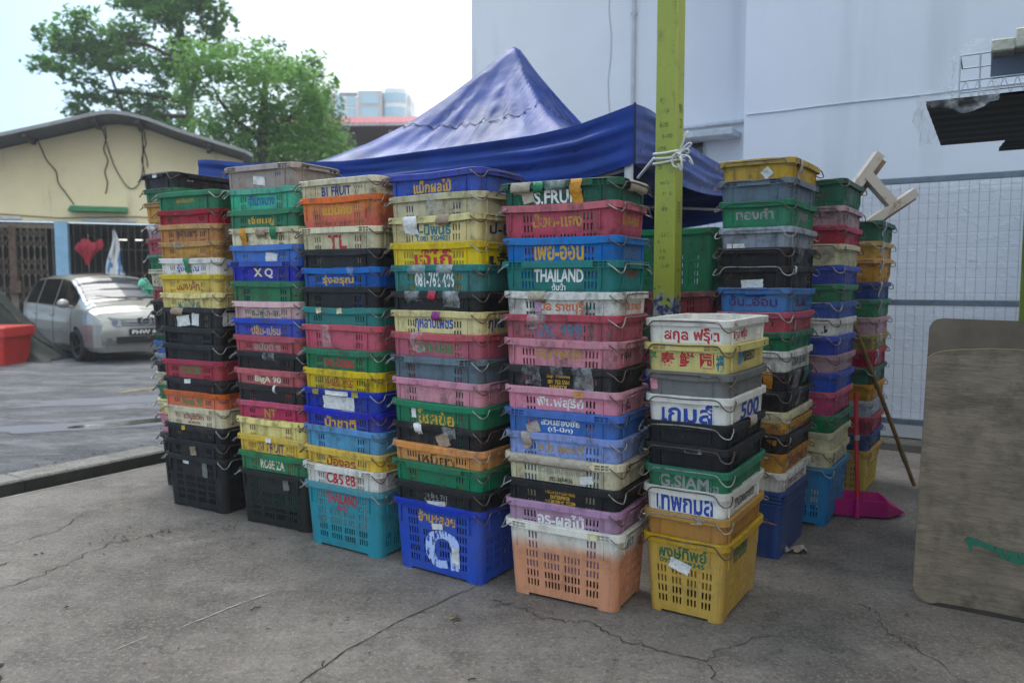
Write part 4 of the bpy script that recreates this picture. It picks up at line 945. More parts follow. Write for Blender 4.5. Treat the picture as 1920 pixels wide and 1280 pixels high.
# ------------------------------------------------------------------ stall awning at the right with its post
aw = thing('stall_awning', 'dark corrugated metal awning with red edge hung with clear plastic', 'awning')
M_awn = simple('dark_roofing', '131b1a', .7, .0, .3); M_red = simple('red_edge', '7a1418', .5); M_film = M_clear
A_, B_ = Vector((1.86, 3.55, 2.30)), Vector((2.45, 4.49, 2.28))
ud = Vector((UX, UY, 0)); 
def awfn(a, b):
    p = A_.lerp(B_, b) + ud * (a * 8.0); p.z += .002 * sin(b * 2 * pi * 7) - .05 * a * 0; return p
m = MB(); m.grid(awfn, 2, 70, 0, True); m.grid(lambda a, b: awfn(a, 1 - b) + Vector((0, 0, .012)), 2, 70); m.build('roof_sheet', M_awn, aw)
m = MB()
A2, B2 = Vector((2.86, 4.5, 2.35)), Vector((3.08, 4.98, 2.33))
def awfn2(a, b):
    p = A2.lerp(B2, b) + ud * (a * 8.0); p.z += .004 * sin(b * 2 * pi * 5); return p
m.grid(awfn2, 2, 50); m.grid(lambda a, b: awfn2(a, 1 - b) + Vector((0, 0, .012)), 2, 50); m.build('rear_sheet', M_awn, aw)
m = MB(); m.box(A_ + ud * 4.25 + Vector((0, 0, .022)), (7.5, .03, .03), Matrix.Rotation(TH, 3, 'Z')); m.build('edge_strip', M_red, aw)
m = MB(); rr = random.Random(8)
m.grid(lambda a, b: A_.lerp(B_, a * .95) + Vector((-.03 - .025 * b + .012 * sin(a * 9), 0, .05 - b * (.12 + .05 * sin(a * 5)) )) + Vector((rr.uniform(-.008, .008), rr.uniform(-.008, .008), rr.uniform(-.006, .006))), 16, 5)
m.grid(lambda a, b: A_ + ud * (a * .30 - .03) + Vector((0, -.02, .045 + .02 * sin(a * 8) - b * .085)) + Vector((rr.uniform(-.008, .008), rr.uniform(-.012, .008), rr.uniform(-.008, .008))), 12, 5)
m.build('plastic_sheet', M_film, aw)
m = MB()
for u_ in (.75, 2.2, 4.0, 6.0):
    e0, e1 = A_ + ud * u_ + Vector((0, 0, -.03)), B_ + ud * u_ + Vector((0, 0, -.03)); m.box((e0 + e1) / 2, ((e1 - e0).length, .04, .05), Matrix.Rotation(math.atan2((e1 - e0).y, (e1 - e0).x), 3, 'Z'))
m.build('rafter', simple('dark_rafter', '1a1b1b', .8), aw)
ap = MB(); ap.box((2.80, 4.18, 1.12), (.10, .10, 2.24), Matrix.Rotation(TH, 3, 'Z'), 0, .005)
tag(ap.build('awning_post', k.m if 0 else simple('lime_post_paint', '7d8a2c', .55, var=.4, scale=5)), 'lime green post holding up the stall awning behind the plywood board', 'post')
mr = MB(); mr.box((5.2, -1.6, 3.06), (7.2, 8.2, .06)); mr.box((5.2, -1.6, 2.98), (7.2, .1, .1)); mr.box((1.7, -1.6, 2.98), (.1, 8.2, .1)); mr.box((8.7, -1.6, 1.5), (.1, 8.2, 3.0)); struct(mr.build('added_shade_roof', simple('shade_roof_iron', '4a4d50', .7)))  # unseen roof, added beside and behind the camera to cast shade
rk = thing('wire_rack', 'white wire grid rack lying on top of the dark awning', 'rack', A_ + ud * .03 + Vector((.17, .1, .045)), (0, 0, TH))
M_wire = simple('white_wire', 'b9bec6', .4, .3)
m = MB()
for z_ in (0, .075, .19): m.tube([(0, 0, z_), (.95, 0, z_)], .004, 5)
for x_ in [i * .05 for i in range(20)]: m.tube([(x_, 0, 0), (x_ + .025, 0, .075)], .0025, 4, 0, False); m.tube([(x_ + .025, 0, .075), (x_ + .05, 0, 0)], .0025, 4, 0, False)
for x_ in (0, .08, .95): m.tube([(x_, 0, 0), (x_, 0, .19)], .004, 5)
for y_ in (.25,):
    for z_ in (0, .075, .19): m.tube([(0, y_, z_), (.95, y_, z_)], .004, 5)
for z_ in (0, .19): m.tube([(0, 0, z_), (0, .25, z_)], .004, 5); m.tube([(.95, 0, z_), (.95, .25, z_)], .004, 5)
m.build('wire_grid', M_wire, rk)
m = MB(); m.box((.50, .06, .135), (.76, .012, .105), None, 0, .003); pn = m.build('panel', simple('slate_panel', '5c6678', .6), rk)
for i, (x_, z_, w_, h_, lb) in enumerate(((.165, .205, .09, .055, 'small cream carton on the wire rack at awning left'), (.39, .225, .36, .085, 'wide cream wrapped carton lying along the wire rack top'))):
    m = MB(); m.box((0, 0, 0), (w_, .2, h_), Matrix.Rotation(.03 - .02 * i, 3, 'Y'), 0, .006)
    o = m.build('carton', simple('wrapped_carton', 'b9b8a8', .5, bump=.4), None, A_ + ud * .03 + Vector((.17, .1, .045)) + Matrix.Rotation(TH, 3, 'Z') @ Vector((x_, .055, z_)), (0, 0, TH)); tag(o, lb, 'carton', 'cartons on the wire rack')
m = MB(); rr = random.Random(18)
m.grid(lambda a, b: Vector((a * .55, .01 + rr.uniform(-.015, .015), .20 + b * .05 + rr.uniform(-.012, .012))), 10, 3)
m.grid(lambda a, b: Vector((-.02 - rr.uniform(0, .02), a * .2, b * .24 + rr.uniform(-.01, .01))), 5, 5)
m.build('plastic_film', M_clear, rk)

# ------------------------------------------------------------------ gabled shop building across the road
FA = math.atan2(.35, .937)
sh = thing('gabled_shop', 'old cream plastered shop building with grey gable roof and folding metal gate', 'building', (-12.58, 19.0, .045), (0, 0, FA))
k = NT('cream_plaster'); v = k.coord()
col = k.mix(k.noise(v, .5, 5, .6, .35, .7), 'e0d5ae', 'cbc09c'); col = k.mix(k.noise(k.coord(scale=(2, 1, .35)), 1.4, 6, .68, .58, .74, 0, .6), col, '8d8571'); col = k.mix(k.noise(v, 5, 6, .7, .66, .74, 0, .7), col, '6d685c')
k.base(col); k.set(Roughness=.85); M_cream = k.m
RP = [(-7, 2.62), (.17, 4.78), (1.5, 5.19), (2.2, 5.42), (2.55, 5.52), (2.81, 5.55), (3.1, 5.53), (3.5, 5.45), (4.2, 5.22), (5.75, 4.80), (5.95, 4.70)]
EX_, EZ_, EYn = Vector((1, 0, 0)), Vector((0, 0, 1)), Vector((0, 1, 0))
m = MB(); m.prism([(-6.5, 2.98), (5.9, 2.98)] + [(p[0], p[1] - .10) for p in reversed([q for q in RP if -6.5 < q[0] < 5.94])] + [(-6.5, 2.70)][:0], (0, 0, 0), EX_, EZ_, EYn, .18)
m.box((5.72, .09, 1.49), (.36, .18, 2.98)); m.box((5.81, 5, 2.2), (.18, 9.6, 4.4)); m.build('wall', M_cream, sh)
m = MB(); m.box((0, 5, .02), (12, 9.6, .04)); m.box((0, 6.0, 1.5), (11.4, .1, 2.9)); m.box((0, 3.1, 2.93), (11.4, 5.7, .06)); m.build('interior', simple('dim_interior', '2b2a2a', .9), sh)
m = MB(); m.prism([(p[0], p[1]) for p in RP] + [(p[0], p[1] - .05) for p in RP[::-1]], (0, -1.15, 0), EX_, EZ_, EYn, 11.4); rf = m.build('roof', simple('roof_sheet_grey', '54565b', .7, .0, .3), sh)
m = MB(); m.prism([(p[0], p[1] + .02) for p in RP] + [(p[0], p[1] - .065) for p in RP[::-1]], (0, -1.19, 0), EX_, EZ_, EYn, .035); m.build('verge_board', simple('verge_grey', '8b8d90', .6), rf)
for s_ in (.9, 2.35, 3.3, 4.9):
    zz_ = interp(RP, s_) - .06
    m = MB(); m.box((s_, -.57, zz_ - .07), (.10, 1.1, .10)); m.build('purlin_end', simple('purlin', '3e3d3e', .8), sh)
m = MB(); m.box((1.415, -.01, 1.48), (.29, .30, 2.96), None, 0, .01); m.build('pillar', simple('pale_blue_paint', '86b0cf', .7, var=.15, scale=4), sh)
M_gate = simple('gate_steel', '75695c', .6, .3, .4)
gt = MB()
gt.box((.32, .12, 1.48), (.16, .10, 2.94))
gt.box((-1.8, .12, 2.86), (6.1, .08, .12))
for i in range(46):
    x0 = -4.9 + i * .135
    if abs(x0 - .32) < .1 or x0 > 1.2: continue
    gt.box((x0, .13, 1.42), (.022, .02, 2.80))
for i in range(0, 44, 1):
    x0 = -4.9 + i * .135
    if x0 > 1.1: continue
    for z0 in (.2, .9, 1.6, 2.3):
        gt.tube([(x0, .11, z0), (x0 + .135, .11, z0 + .25), (x0, .11, z0 + .5)], .011, 4, 0, False); gt.tube([(x0 + .135, .105, z0), (x0, .105, z0 + .25), (x0 + .135, .105, z0 + .5)], .011, 4, 0, False)
gt.build('folding_gate', M_gate, sh)
m = MB(); m.box((.32, .05, 2.0), (.15, .04, 1.7)); m.box((.36, .02, 1.35), (.24, .06, .3)); m.build('gate_post', simple('rusty_post', '5f4b3e', .8, var=.5), sh)
gr_ = MB()
for i in range(26): gr_.tube([(1.65 + i * .155, .12, 0), (1.65 + i * .155, .12, 2.95)], .009, 4, 0, False)
for z_ in (.5, 1.1, 1.7, 2.3): gr_.tube([(1.6, .12, z_), (5.5, .12, z_)], .008, 4, 0, False)
gr_.build('window_grille', M_gate, sh)
m = MB(); m.prism([(0, 0), (0, .16), (-.42, 0)], (1.62, -.02, 3.22), EYn, EZ_, EX_, 1.30); m.build('green_hood', simple('green_hood', '23825a', .6), sh)
for x0, z0, zz_ in ((.95, 5.0, 3.4), (2.45, 5.35, 3.7), (3.3, 5.3, 3.9), (3.36, 5.3, 4.4)):
    m = MB(); rr = random.Random(int(x0 * 10)); m.tube(catmull([(x0 + .12 * i * (1 if x0 < 2 else .02) + rr.uniform(-.05, .05), -.03, z0 + (zz_ - z0) * i / 6) for i in range(7)], 4), .014, 5); m.build('loose_cable', simple('black_cable', '2f2d2b', .8), sh)
m = MB(); m.tube(catmull([(2.42, -.03, 5.3), (2.65, -.04, 4.4), (3.0, -.05, 3.85), (3.28, -.04, 4.2), (3.32, -.03, 5.2)], 8), .013, 5); m.build('loose_cable', simple('black_cable2', '2f2d2b', .8), sh)
m = MB(); m.tube([(-3, -.03, 3.10), (0, -.03, 3.13), (1.4, -.03, 3.06), (3, -.03, 3.14), (5.6, -.03, 3.12)], .012, 5); m.build('conduit', simple('conduit', '6d6a64', .8), sh)
RF = Matrix.Rotation(FA, 3, 'Z')
def F3(s_, y, z): return Vector((-12.58, 19.0, .045)) + RF @ Vector((s_, y, z))
for i, (a, b, lb) in enumerate(((-.7, .55, 'fluorescent tube light over the folding gate, white batten'), (1.9, 3.1, 'fluorescent tube light under the green hood, white batten'))):
    t = thing('tube_light', lb, 'light', F3((a + b) / 2, -.05, 3.02), (0, 0, FA), 'tube lights on the shop front')
    m = MB(); m.box((0, 0, .03), (b - a, .05, .05), None, 0, .005); m.build('batten', simple('batten_white', 'c9c9c6', .5), t)
    m = MB(); m.tube([(-(b - a) / 2 + .03, -.01, -.012), ((b - a) / 2 - .03, -.01, -.012)], .016, 8); m.build('tube', simple('lamp_glass', 'dededc', .3), t)
ltm = NT('lit_lamp'); ltm.b.inputs['Emission Color'].default_value = (1, .97, .9, 1); ltm.b.inputs['Emission Strength'].default_value = 1.0
for i, (s_, lb) in enumerate(((2.55, 'small lit lamp inside the dark shop, nearer the flag'), (2.95, 'small lit lamp inside the dark shop, farther from the flag'))):
    m = MB(); m.box((0, 0, 0), (.20, .06, .022), None, 0, .004); o = m.build('lamp', ltm.m, None, F3(s_, 2.2, 2.66), (0, 0, FA)); tag(o, lb, 'lamp', 'lit lamps in the shop')
um = thing('umbrella', 'folded red umbrella hanging upside down at the shop front', 'umbrella', F3(1.98, -.25, 1.9), (0, 0, FA))
m = MB(); 
def umf(a, b):
    an = a * 2 * pi; r_ = (.05 + .42 * (1 - abs(b * 2 - 1.35) / 1.4) ** 1.0 * b) * (1 + .22 * cos(an * 6)); return Vector((r_ * cos(an) + .1 * b, r_ * .5 * sin(an), b * .75 + .06 * cos(an * 3) * b))
m.grid(umf, 36, 10); m.build('canopy', simple('red_cloth', 'a01c34', .7), um)
m = MB(); m.tube([(.05, 0, -.18), (.06, 0, .95)], .010, 6); m.build('shaft', M_steel, um)
um.scale = (.8, .8, .8)
fl = thing('flag', 'white and blue cloth flag hanging limp from a pole at the shop', 'flag', F3(2.62, -.4, 1.2), (0, 0, FA))
m = MB(); m.grid(lambda a, b: Vector(((a - .5) * (.06 + .42 * b) + .03 * sin(b * 7), .05 * sin(a * 14 + b * 3), 1.55 - b * 1.2)), 14, 14)
k = NT('flag_cloth'); v = k.coord(); z = k.n('ShaderNodeSeparateXYZ'); k.l(v, z.inputs[0]); k.base(k.mix(k.math('GREATER_THAN', k.noise(k.coord(scale=(1, 1, .4)), 3.0, 3, .5, 0, 1, 0, 1), .53), 'cfd2d4', '4f7fae')); k.set(Roughness=.8); m.build('cloth', k.m, fl)
m = MB(); m.tube([(0, .0, -.9), (0, 0, 1.62)], .012, 6); m.build('pole', M_steel, fl)
rr = random.Random(3)
for i, (s_, y, z, c, sx_) in enumerate(((3.5, .5, 1.1, '9fb4a6', .3), (3.8, .45, 1.25, '3f8f78', .28), (4.1, .5, 1.2, '5f8fb8', .26), (4.4, .5, 1.1, 'b8a8b0', .3))):
    m = MB(); sd_ = rr.uniform(0, 6)
    m.grid(lambda a, b: Vector((sx_ * sin(b * pi) * cos(a * 2 * pi) * (1 + .2 * sin(a * 19 + sd_)), .2 * sin(b * pi) * sin(a * 2 * pi) * (1 + .2 * sin(b * 9)), .22 * (1 - cos(b * pi)) * (1 + .15 * sin(a * 13 + sd_)))), 20, 12)
    o = m.build('goods_bag', simple('bag_' + c, c, .5), None, F3(s_, y, z - .3), (0, 0, FA)); tag(o, ('pale grey green', 'teal', 'light blue', 'pinkish')[i] + ' plastic goods bag piled inside the dark shop front', 'bag', 'goods bags in the shop')
for i in range(1):
    m = MB(); m.box((0, 0, 0), (2.2, .7, .75), None, 0, .02); m.box((0, -.36, .1), (2.1, .02, .3)); o = m.build('goods_counter', simple('dark_counter', '3a3632', .8), None, F3(3.9, .62, .40), (0, 0, FA)); tag(o, 'dark low counter holding bags inside the shop front', 'counter')

# ------------------------------------------------------------------ silver MPV
CA = RAD(-43)
corig = Vector((-7.97, 14.35, .045)) - Matrix.Rotation(CA, 3, 'Z') @ Vector((1.27, -.76, 0))
car = thing('parked_car', 'silver beige MPV parked facing the road in front of the shop', 'car', corig, (0, 0, CA)); car.scale = (1.04, 1.06, 1.0)
ST = [(-2.10, .70, .98, 1.10, .58), (-2.04, .79, 1.02, 1.38, .55), (-1.9, .83, 1.04, 1.53, .57), (-1.5, .845, 1.04, 1.60, .60), (-.8, .85, 1.03, 1.63, .62), (0, .85, 1.01, 1.63, .62), (.42, .85, .99, 1.585, .62), (.75, .85, .985, 1.45, .64),
      (1.0, .845, .98, 1.325, .67), (1.30, .84, .97, 1.165, .71), (1.42, .835, .96, 1.115, .72), (1.7, .82, .93, 1.035, .70), (1.92, .79, .86, .945, .66), (2.05, .74, .79, .85, .60), (2.12, .66, .70, .75, .52)]
def stn(x):
    xs = [s[0] for s in ST]
    x = max(xs[0], min(xs[-1], x)); i = max(0, min(len(xs) - 2, next((k for k in range(len(xs) - 1) if x <= xs[k + 1]), 0)))
    a, b = ST[i], ST[i + 1]; t = (x - a[0]) / (b[0] - a[0]); t = t * t * (3 - 2 * t) * .35 + t * .65
    return [a[k] + (b[k] - a[k]) * t for k in range(1, 5)]
def section(x, r):        # r 0 sill .. 1 roof centre, right side y<0
    wv, zb, zt, wt = stn(x)
    P = [(wv * .90, .20), (wv * .985, .30), (wv, .52), (wv * .995, .70), (wv * .965, zb), (wv * .955, zb + .012), ((wt * .92 + .965 * wv * .08), zt - .085 if zt - zb > .12 else zb + (zt - zb) * .55), (wt * .88, zt - .03), (wt * .5, zt), (0, zt + .012)]
    R_ = [0, .07, .2, .34, .46, .47, .74, .80, .90, 1.0]
    for k in range(len(R_) - 1):
        if r <= R_[k + 1] + 1e-9:
            t = (r - R_[k]) / (R_[k + 1] - R_[k]); return (P[k][0] + (P[k + 1][0] - P[k][0]) * t, P[k][1] + (P[k + 1][1] - P[k][1]) * t)
    return P[-1]
NXc = 150; NRc = 56
xs_ = [-2.10 + 4.22 * i / NXc for i in range(NXc + 1)]; rs_ = sorted(set([i / NRc for i in range(NRc + 1)] + [.07, .2, .34, .46, .47, .74, .80]))
def cls(x, r, y, z):
    wv, zb, zt, wt = stn(x)
    for wx in (-1.24, 1.22):
        if r < .46 and hypot(x - wx, z - .30) < .345: return None
    if .475 < r < .735 and zt - zb > .2:
        if -1.86 < x < -1.02 and not (x < -1.7 and (r - .475) < (-1.7 - x) * 1.2): return 'side_window'
        if -.95 < x < -.02: return 'side_window'
        if .05 < x < .62 : return 'side_window'
        if .62 <= x < 1.12 and (zt - zb) > .22 : return 'side_window'
    if .775 < r and .50 < x < 1.34: return 'windscreen'
    return 'body'
groups_ = {}
for sgn in (-1, 1):
    cache = {}
    for i in range(NXc):
        for j in range(len(rs_) - 1):
            xm = (xs_[i] + xs_[i + 1]) / 2; rm_ = (rs_[j] + rs_[j + 1]) / 2; ym, zm = section(xm, rm_); c_ = cls(xm, rm_, ym, zm)
            if c_ is None: continue
            key = c_ if c_ in ('body', 'windscreen') else c_ + str(sgn)
            g_ = groups_.setdefault(key, ({}, [], []))
            idx = []
            for a, b in ((i, j), (i + 1, j), (i + 1, j + 1), (i, j + 1)):
                kk = (a, b, sgn)
                if kk not in g_[0]:
                    y_, z_ = section(xs_[a], rs_[b]); xx = xs_[a] - (.10 * (y_ / .8) ** 2 if xs_[a] > 1.9 else 0) * min(1, max(0, (xs_[a] - 1.9) / .15)); g_[0][kk] = len(g_[1]); g_[1].append((xx, y_ * sgn, z_))
                idx.append(g_[0][kk])
            g_[2].append(tuple(idx if sgn > 0 else idx[::-1]) if 0 else tuple(idx[::-1] if sgn > 0 else idx))
k = NT('silver_car_paint'); k.base('90908c'); k.set(Metallic=.5, Roughness=.3, Coat_Weight=1.0, Coat_Roughness=.08); M_car = k.m
k = NT('car_glass'); k.base('262d38'); k.set(Roughness=.16, IOR=1.45); M_glass = k.m
k = NT('tinted_glass'); k.base('06070a'); k.set(Roughness=.12); k.b.inputs['Specular IOR Level'].default_value = .25; M_tint = k.m
M_blk = simple('black_rubber', '121214', .7); M_chr = simple('chrome_trim', 'b9bcc0', .15, .9)
for key, (d_, V_, F_) in groups_.items():
    me = bpy.data.meshes.new('car_' + key); me.from_pydata(V_, [], F_); me.update()
    for p in me.polygons: p.use_smooth = True
    me.materials.append(M_car if key == 'body' else M_glass if key == 'windscreen' else M_tint); link(key.rstrip('-1'), me, car)
# front cap below the bonnet edge
def frontx(y): return 2.12 - .10 * (y / .8) ** 2
m = MB()
m.grid(lambda a, b: Vector((frontx((a - .5) * 1.40) + .055 * sin(b * pi) * .6 - .05 * (1 - b) * (1 if b < .3 else 0), (a - .5) * (1.28 + .16 * sin(b * pi)), .20 + b * .57)), 28, 12); m.build('bumper', M_car, car)
m = MB(); m.grid(lambda a, b: Vector((frontx((a - .5) * .78) + .038, (a - .5) * .98, .36 + b * .12)), 12, 2); m.build('lower_intake', M_blk, car)
m = MB(); m.grid(lambda a, b: Vector((frontx((a - .5) * .9) + .032 - b * .05, (a - .5) * .92, .675 + b * .125)), 16, 3); gl = m.build('grille', simple('grille_dark', '1c1d20', .4), car)
m = MB()
for z_ in (.695, .735, .775): m.tube([(frontx(y * .01) + .04 - (z_ - .675) * .42, y * .01, z_) for y in range(-44, 45, 4)], .008, 5)
m.build('slat', M_chr, gl)
m = MB(); m.tube([(2.155, .085 * cos(a / 20 * 2 * pi), .745 + .062 * sin(a / 20 * 2 * pi)) for a in range(21)], .010, 6, 0, False); m.box((2.16, 0, .745), (.014, .20, .026)); m.build('emblem', M_chr, car)
m = MB(); m.box((2.135, 0, .745), (.02, .27, .15), None, 0, .01); m.build('emblem_plate', simple('plate_dark', '26282c', .4), car)
m = MB(); m.box((2.172, -.04, .56), (.02, .50, .12), None, 0, .004); pl = m.build('number_plate', M_blk, car)
m = MB(); V, F = text_geo('PHW 6', .012); m.add([(2.1835, -.04 - .01 + a * .40, .523 + b * .075) for a, b in V], F); m.build('plate_digits', paint('e8e8e6', 0), pl)
k = NT('headlight_glass'); k.base('5f6873'); k.set(Roughness=.1, Metallic=.3, Coat_Weight=1.0); M_hl = k.m
for sg in (-1, 1):
    def hlf(a, b):
        x_ = 2.10 - .52 * a; yy = sg * (.40 + .40 * a ** .7); z_ = .665 + .03 * a + b * (.15 + .05 * a)
        return Vector((x_ + .075 - b * .045 - .02 * a, yy + sg * (.015 + .03 * a), z_))
    m = MB(); m.grid(hlf, 10, 5); hl = m.build('headlight', M_hl, car)
    m = MB(); m.tube([(2.11, sg * .50, .745), (2.125, sg * .50, .745)], .05, 12); m.build('reflector', M_chr, hl)
    m = MB(); m.tube([(2.05, sg * .60, .43), (2.13, sg * .60, .43)], .045, 12); m.build('fog_light', M_hl, car)
    m = MB(); m.grid(lambda a, b: Vector((1.0 + .14 * sin(b * pi) * cos(a * 2 * pi) * .5, sg * (.955 + .10 * -cos(b * pi)), 1.07 + .085 * sin(b * pi) * sin(a * 2 * pi))), 14, 8); m.tube([(1.0, sg * .80, 1.0), (1.0, sg * .90, 1.05)], .022, 6); m.build('wing_mirror', M_car, car)
    for x_ in (-1.05, -.08):
        m = MB(); m.tube([(x_ - .06, sg * .856, .83), (x_ - .03, sg * .872, .832), (x_ + .06, sg * .872, .832), (x_ + .09, sg * .856, .83)], .012, 6); m.build('door_handle', M_car, car)
    for x_ in (-.985, .02, .98):
        m = MB(); pts = [Vector((x_ + .10 * (1 if x_ > .5 else 0) * (0), sg * (section(x_, r_)[0] + .0015), section(x_, r_)[1])) for r_ in (.07, .12, .2, .27, .34, .40, .46)]; m.tube(pts, .004, 4); m.build('door_gap', M_blk, car)
    for wx in (-1.24, 1.22):
        wh = bpy.data.objects.new('wheel', None); COL.objects.link(wh); wh.parent = car; wh.location = (wx, sg * .735, .30); wh['label'] = 'black alloy wheel'
        m = MB(); n_ = 36; prof = [(.20, -.10), (.285, -.10), (.31, -.07), (.31, .07), (.285, .10), (.20, .10)]
        vs = [(q[0] * cos(2 * pi * i / n_), q[1], q[0] * sin(2 * pi * i / n_)) for i in range(n_) for q in prof]
        m.add(vs, [(i * 6 + j, i * 6 + (j + 1) % 6, ((i + 1) % n_) * 6 + (j + 1) % 6, ((i + 1) % n_) * 6 + j) for i in range(n_) for j in range(6)], 0, True); m.build('tyre', M_blk, wh)
        m = MB(); m.tube([(0, sg * .02, 0), (0, sg * .085, 0)], .05, 12)
        for q in range(5):
            a = q / 5 * 2 * pi; m.box((.115 * cos(a), sg * .075, .115 * sin(a)), (.19, .025, .045), Matrix.Rotation(-a, 3, 'Y'))
        m.tube([(.195 * cos(a / 24 * 2 * pi), sg * .08, .195 * sin(a / 24 * 2 * pi)) for a in range(25)], .014, 6); m.build('rim', simple('dark_alloy', '2c2d31', .35, .7), wh)
        m = MB(); m.tube([(0, -sg * .16, 0), (0, sg * .01, 0)], .345, 20, 0, True, False); m.build('arch_liner', M_blk, wh)
m = MB(); m.box((-.05, 0, .30), (3.6, 1.3, .16)); m.build('underbody', M_blk, car)
m = MB(); m.box((-.3, 0, .75), (2.9, 1.25, .3)); m.build('cabin_seats', simple('dark_cabin', '17171a', .9), car)
m = MB(); m.tube([(1.42, .25, 1.125), (1.33, -.15, 1.17), (1.24, -.50, 1.21)], .008, 5); m.tube([(1.43, -.2, 1.125), (1.36, .2, 1.15), (1.30, .52, 1.175)], .008, 5); m.build('wiper', M_blk, car)
m = MB(); m.tube([(.30, 0, 1.57), (.12, 0, 1.80)], .006, 5); m.build('aerial', M_blk, car)

# ------------------------------------------------------------------ red container and green tarpaulin at far left
rb = thing('red_container', 'large red plastic fish container beside the road at far left', 'container', (-9.55, 13.9, .045), (0, 0, RAD(3)))
M_redc = simple('red_container', 'b8261f', .45, var=.2, scale=3)
m = MB(); 
st_ = stations([], []); rings = [[(*ppos(s_, .60, .42, .06), 0) for s_ in st_], [(*ppos(s_, .64, .46, .06), .58) for s_ in st_], [(*ppos(s_, .60, .42, .05), .585) for s_ in st_], [(*ppos(s_, .57, .39, .05), .05) for s_ in st_]]
N_ = len(st_); vs = [p for q in rings for p in q]; m.add(vs, [(k_ * N_ + j, k_ * N_ + (j + 1) % N_, (k_ + 1) * N_ + (j + 1) % N_, (k_ + 1) * N_ + j) for k_ in range(3) for j in range(N_)] + [tuple(range(N_))[::-1], tuple(range(3 * N_, 4 * N_))]); m.build('tub', M_redc, rb)
m = MB(); rings = [[(*ppos(s_, a_, a_ - .18, .06), z_) for s_ in st_] for a_, z_ in ((.64, .50), (.68, .50), (.68, .66), (.66, .68))]; vs = [p for q in rings for p in q]
m.add(vs, [(k_ * N_ + j, k_ * N_ + (j + 1) % N_, (k_ + 1) * N_ + (j + 1) % N_, (k_ + 1) * N_ + j) for k_ in range(3) for j in range(N_)] + [tuple(range(3 * N_, 4 * N_))]); m.build('lid', M_redc, rb)
m = MB(); rr = random.Random(6)
def tp(a, b):
    q = a; x = -9.98 + 1.42 * q; top = 1.35 - 1.28 * min(1, max(0, (q - .10)) / .90) ** .72 if q > .1 else 1.35
    return Vector((x + .04 * sin(b * 9), 14.15 + .45 * b + .05 * sin(a * 11 + b * 4), .05 + top * (b if b < 1 else 1) * 1.0 + .0))
m.grid(tp, 24, 14); m.grid(lambda a, b: tp(a, 1) + Vector((.02 + .06 * b, b * .35, .012 - .10 * b)), 24, 4)
tag(m.build('green_tarpaulin', simple('tarp_dark_green', '141d19', .7, var=.35, scale=3)), 'dark green tarpaulin draped sloping down to the road behind red container', 'tarpaulin')
# green plastic bag caught on the back stack
m = MB(); rr = random.Random(16)
m.grid(lambda a, b: Vector((.058 * (sin(b * pi) ** .7) * cos(a * 2 * pi) * (1 + .35 * sin(a * 25 + b * 8)) + .03 * sin(b * 5), .045 * sin(b * pi) * sin(a * 2 * pi) * (1 + .3 * sin(b * 21)), .062 * -cos(b * pi) * (1 + .3 * sin(a * 19)) + .02 * sin(b * 15 + a * 12))), 30, 18)
tag(m.build('plastic_bag', simple('mint_plastic', '6fc4a6', .4, bump=.6), None, (-2.60, 5.50, 1.47)), 'mint green plastic bag hanging on the stack behind the kerbside stack', 'bag').scale = (.7, .7, .7)

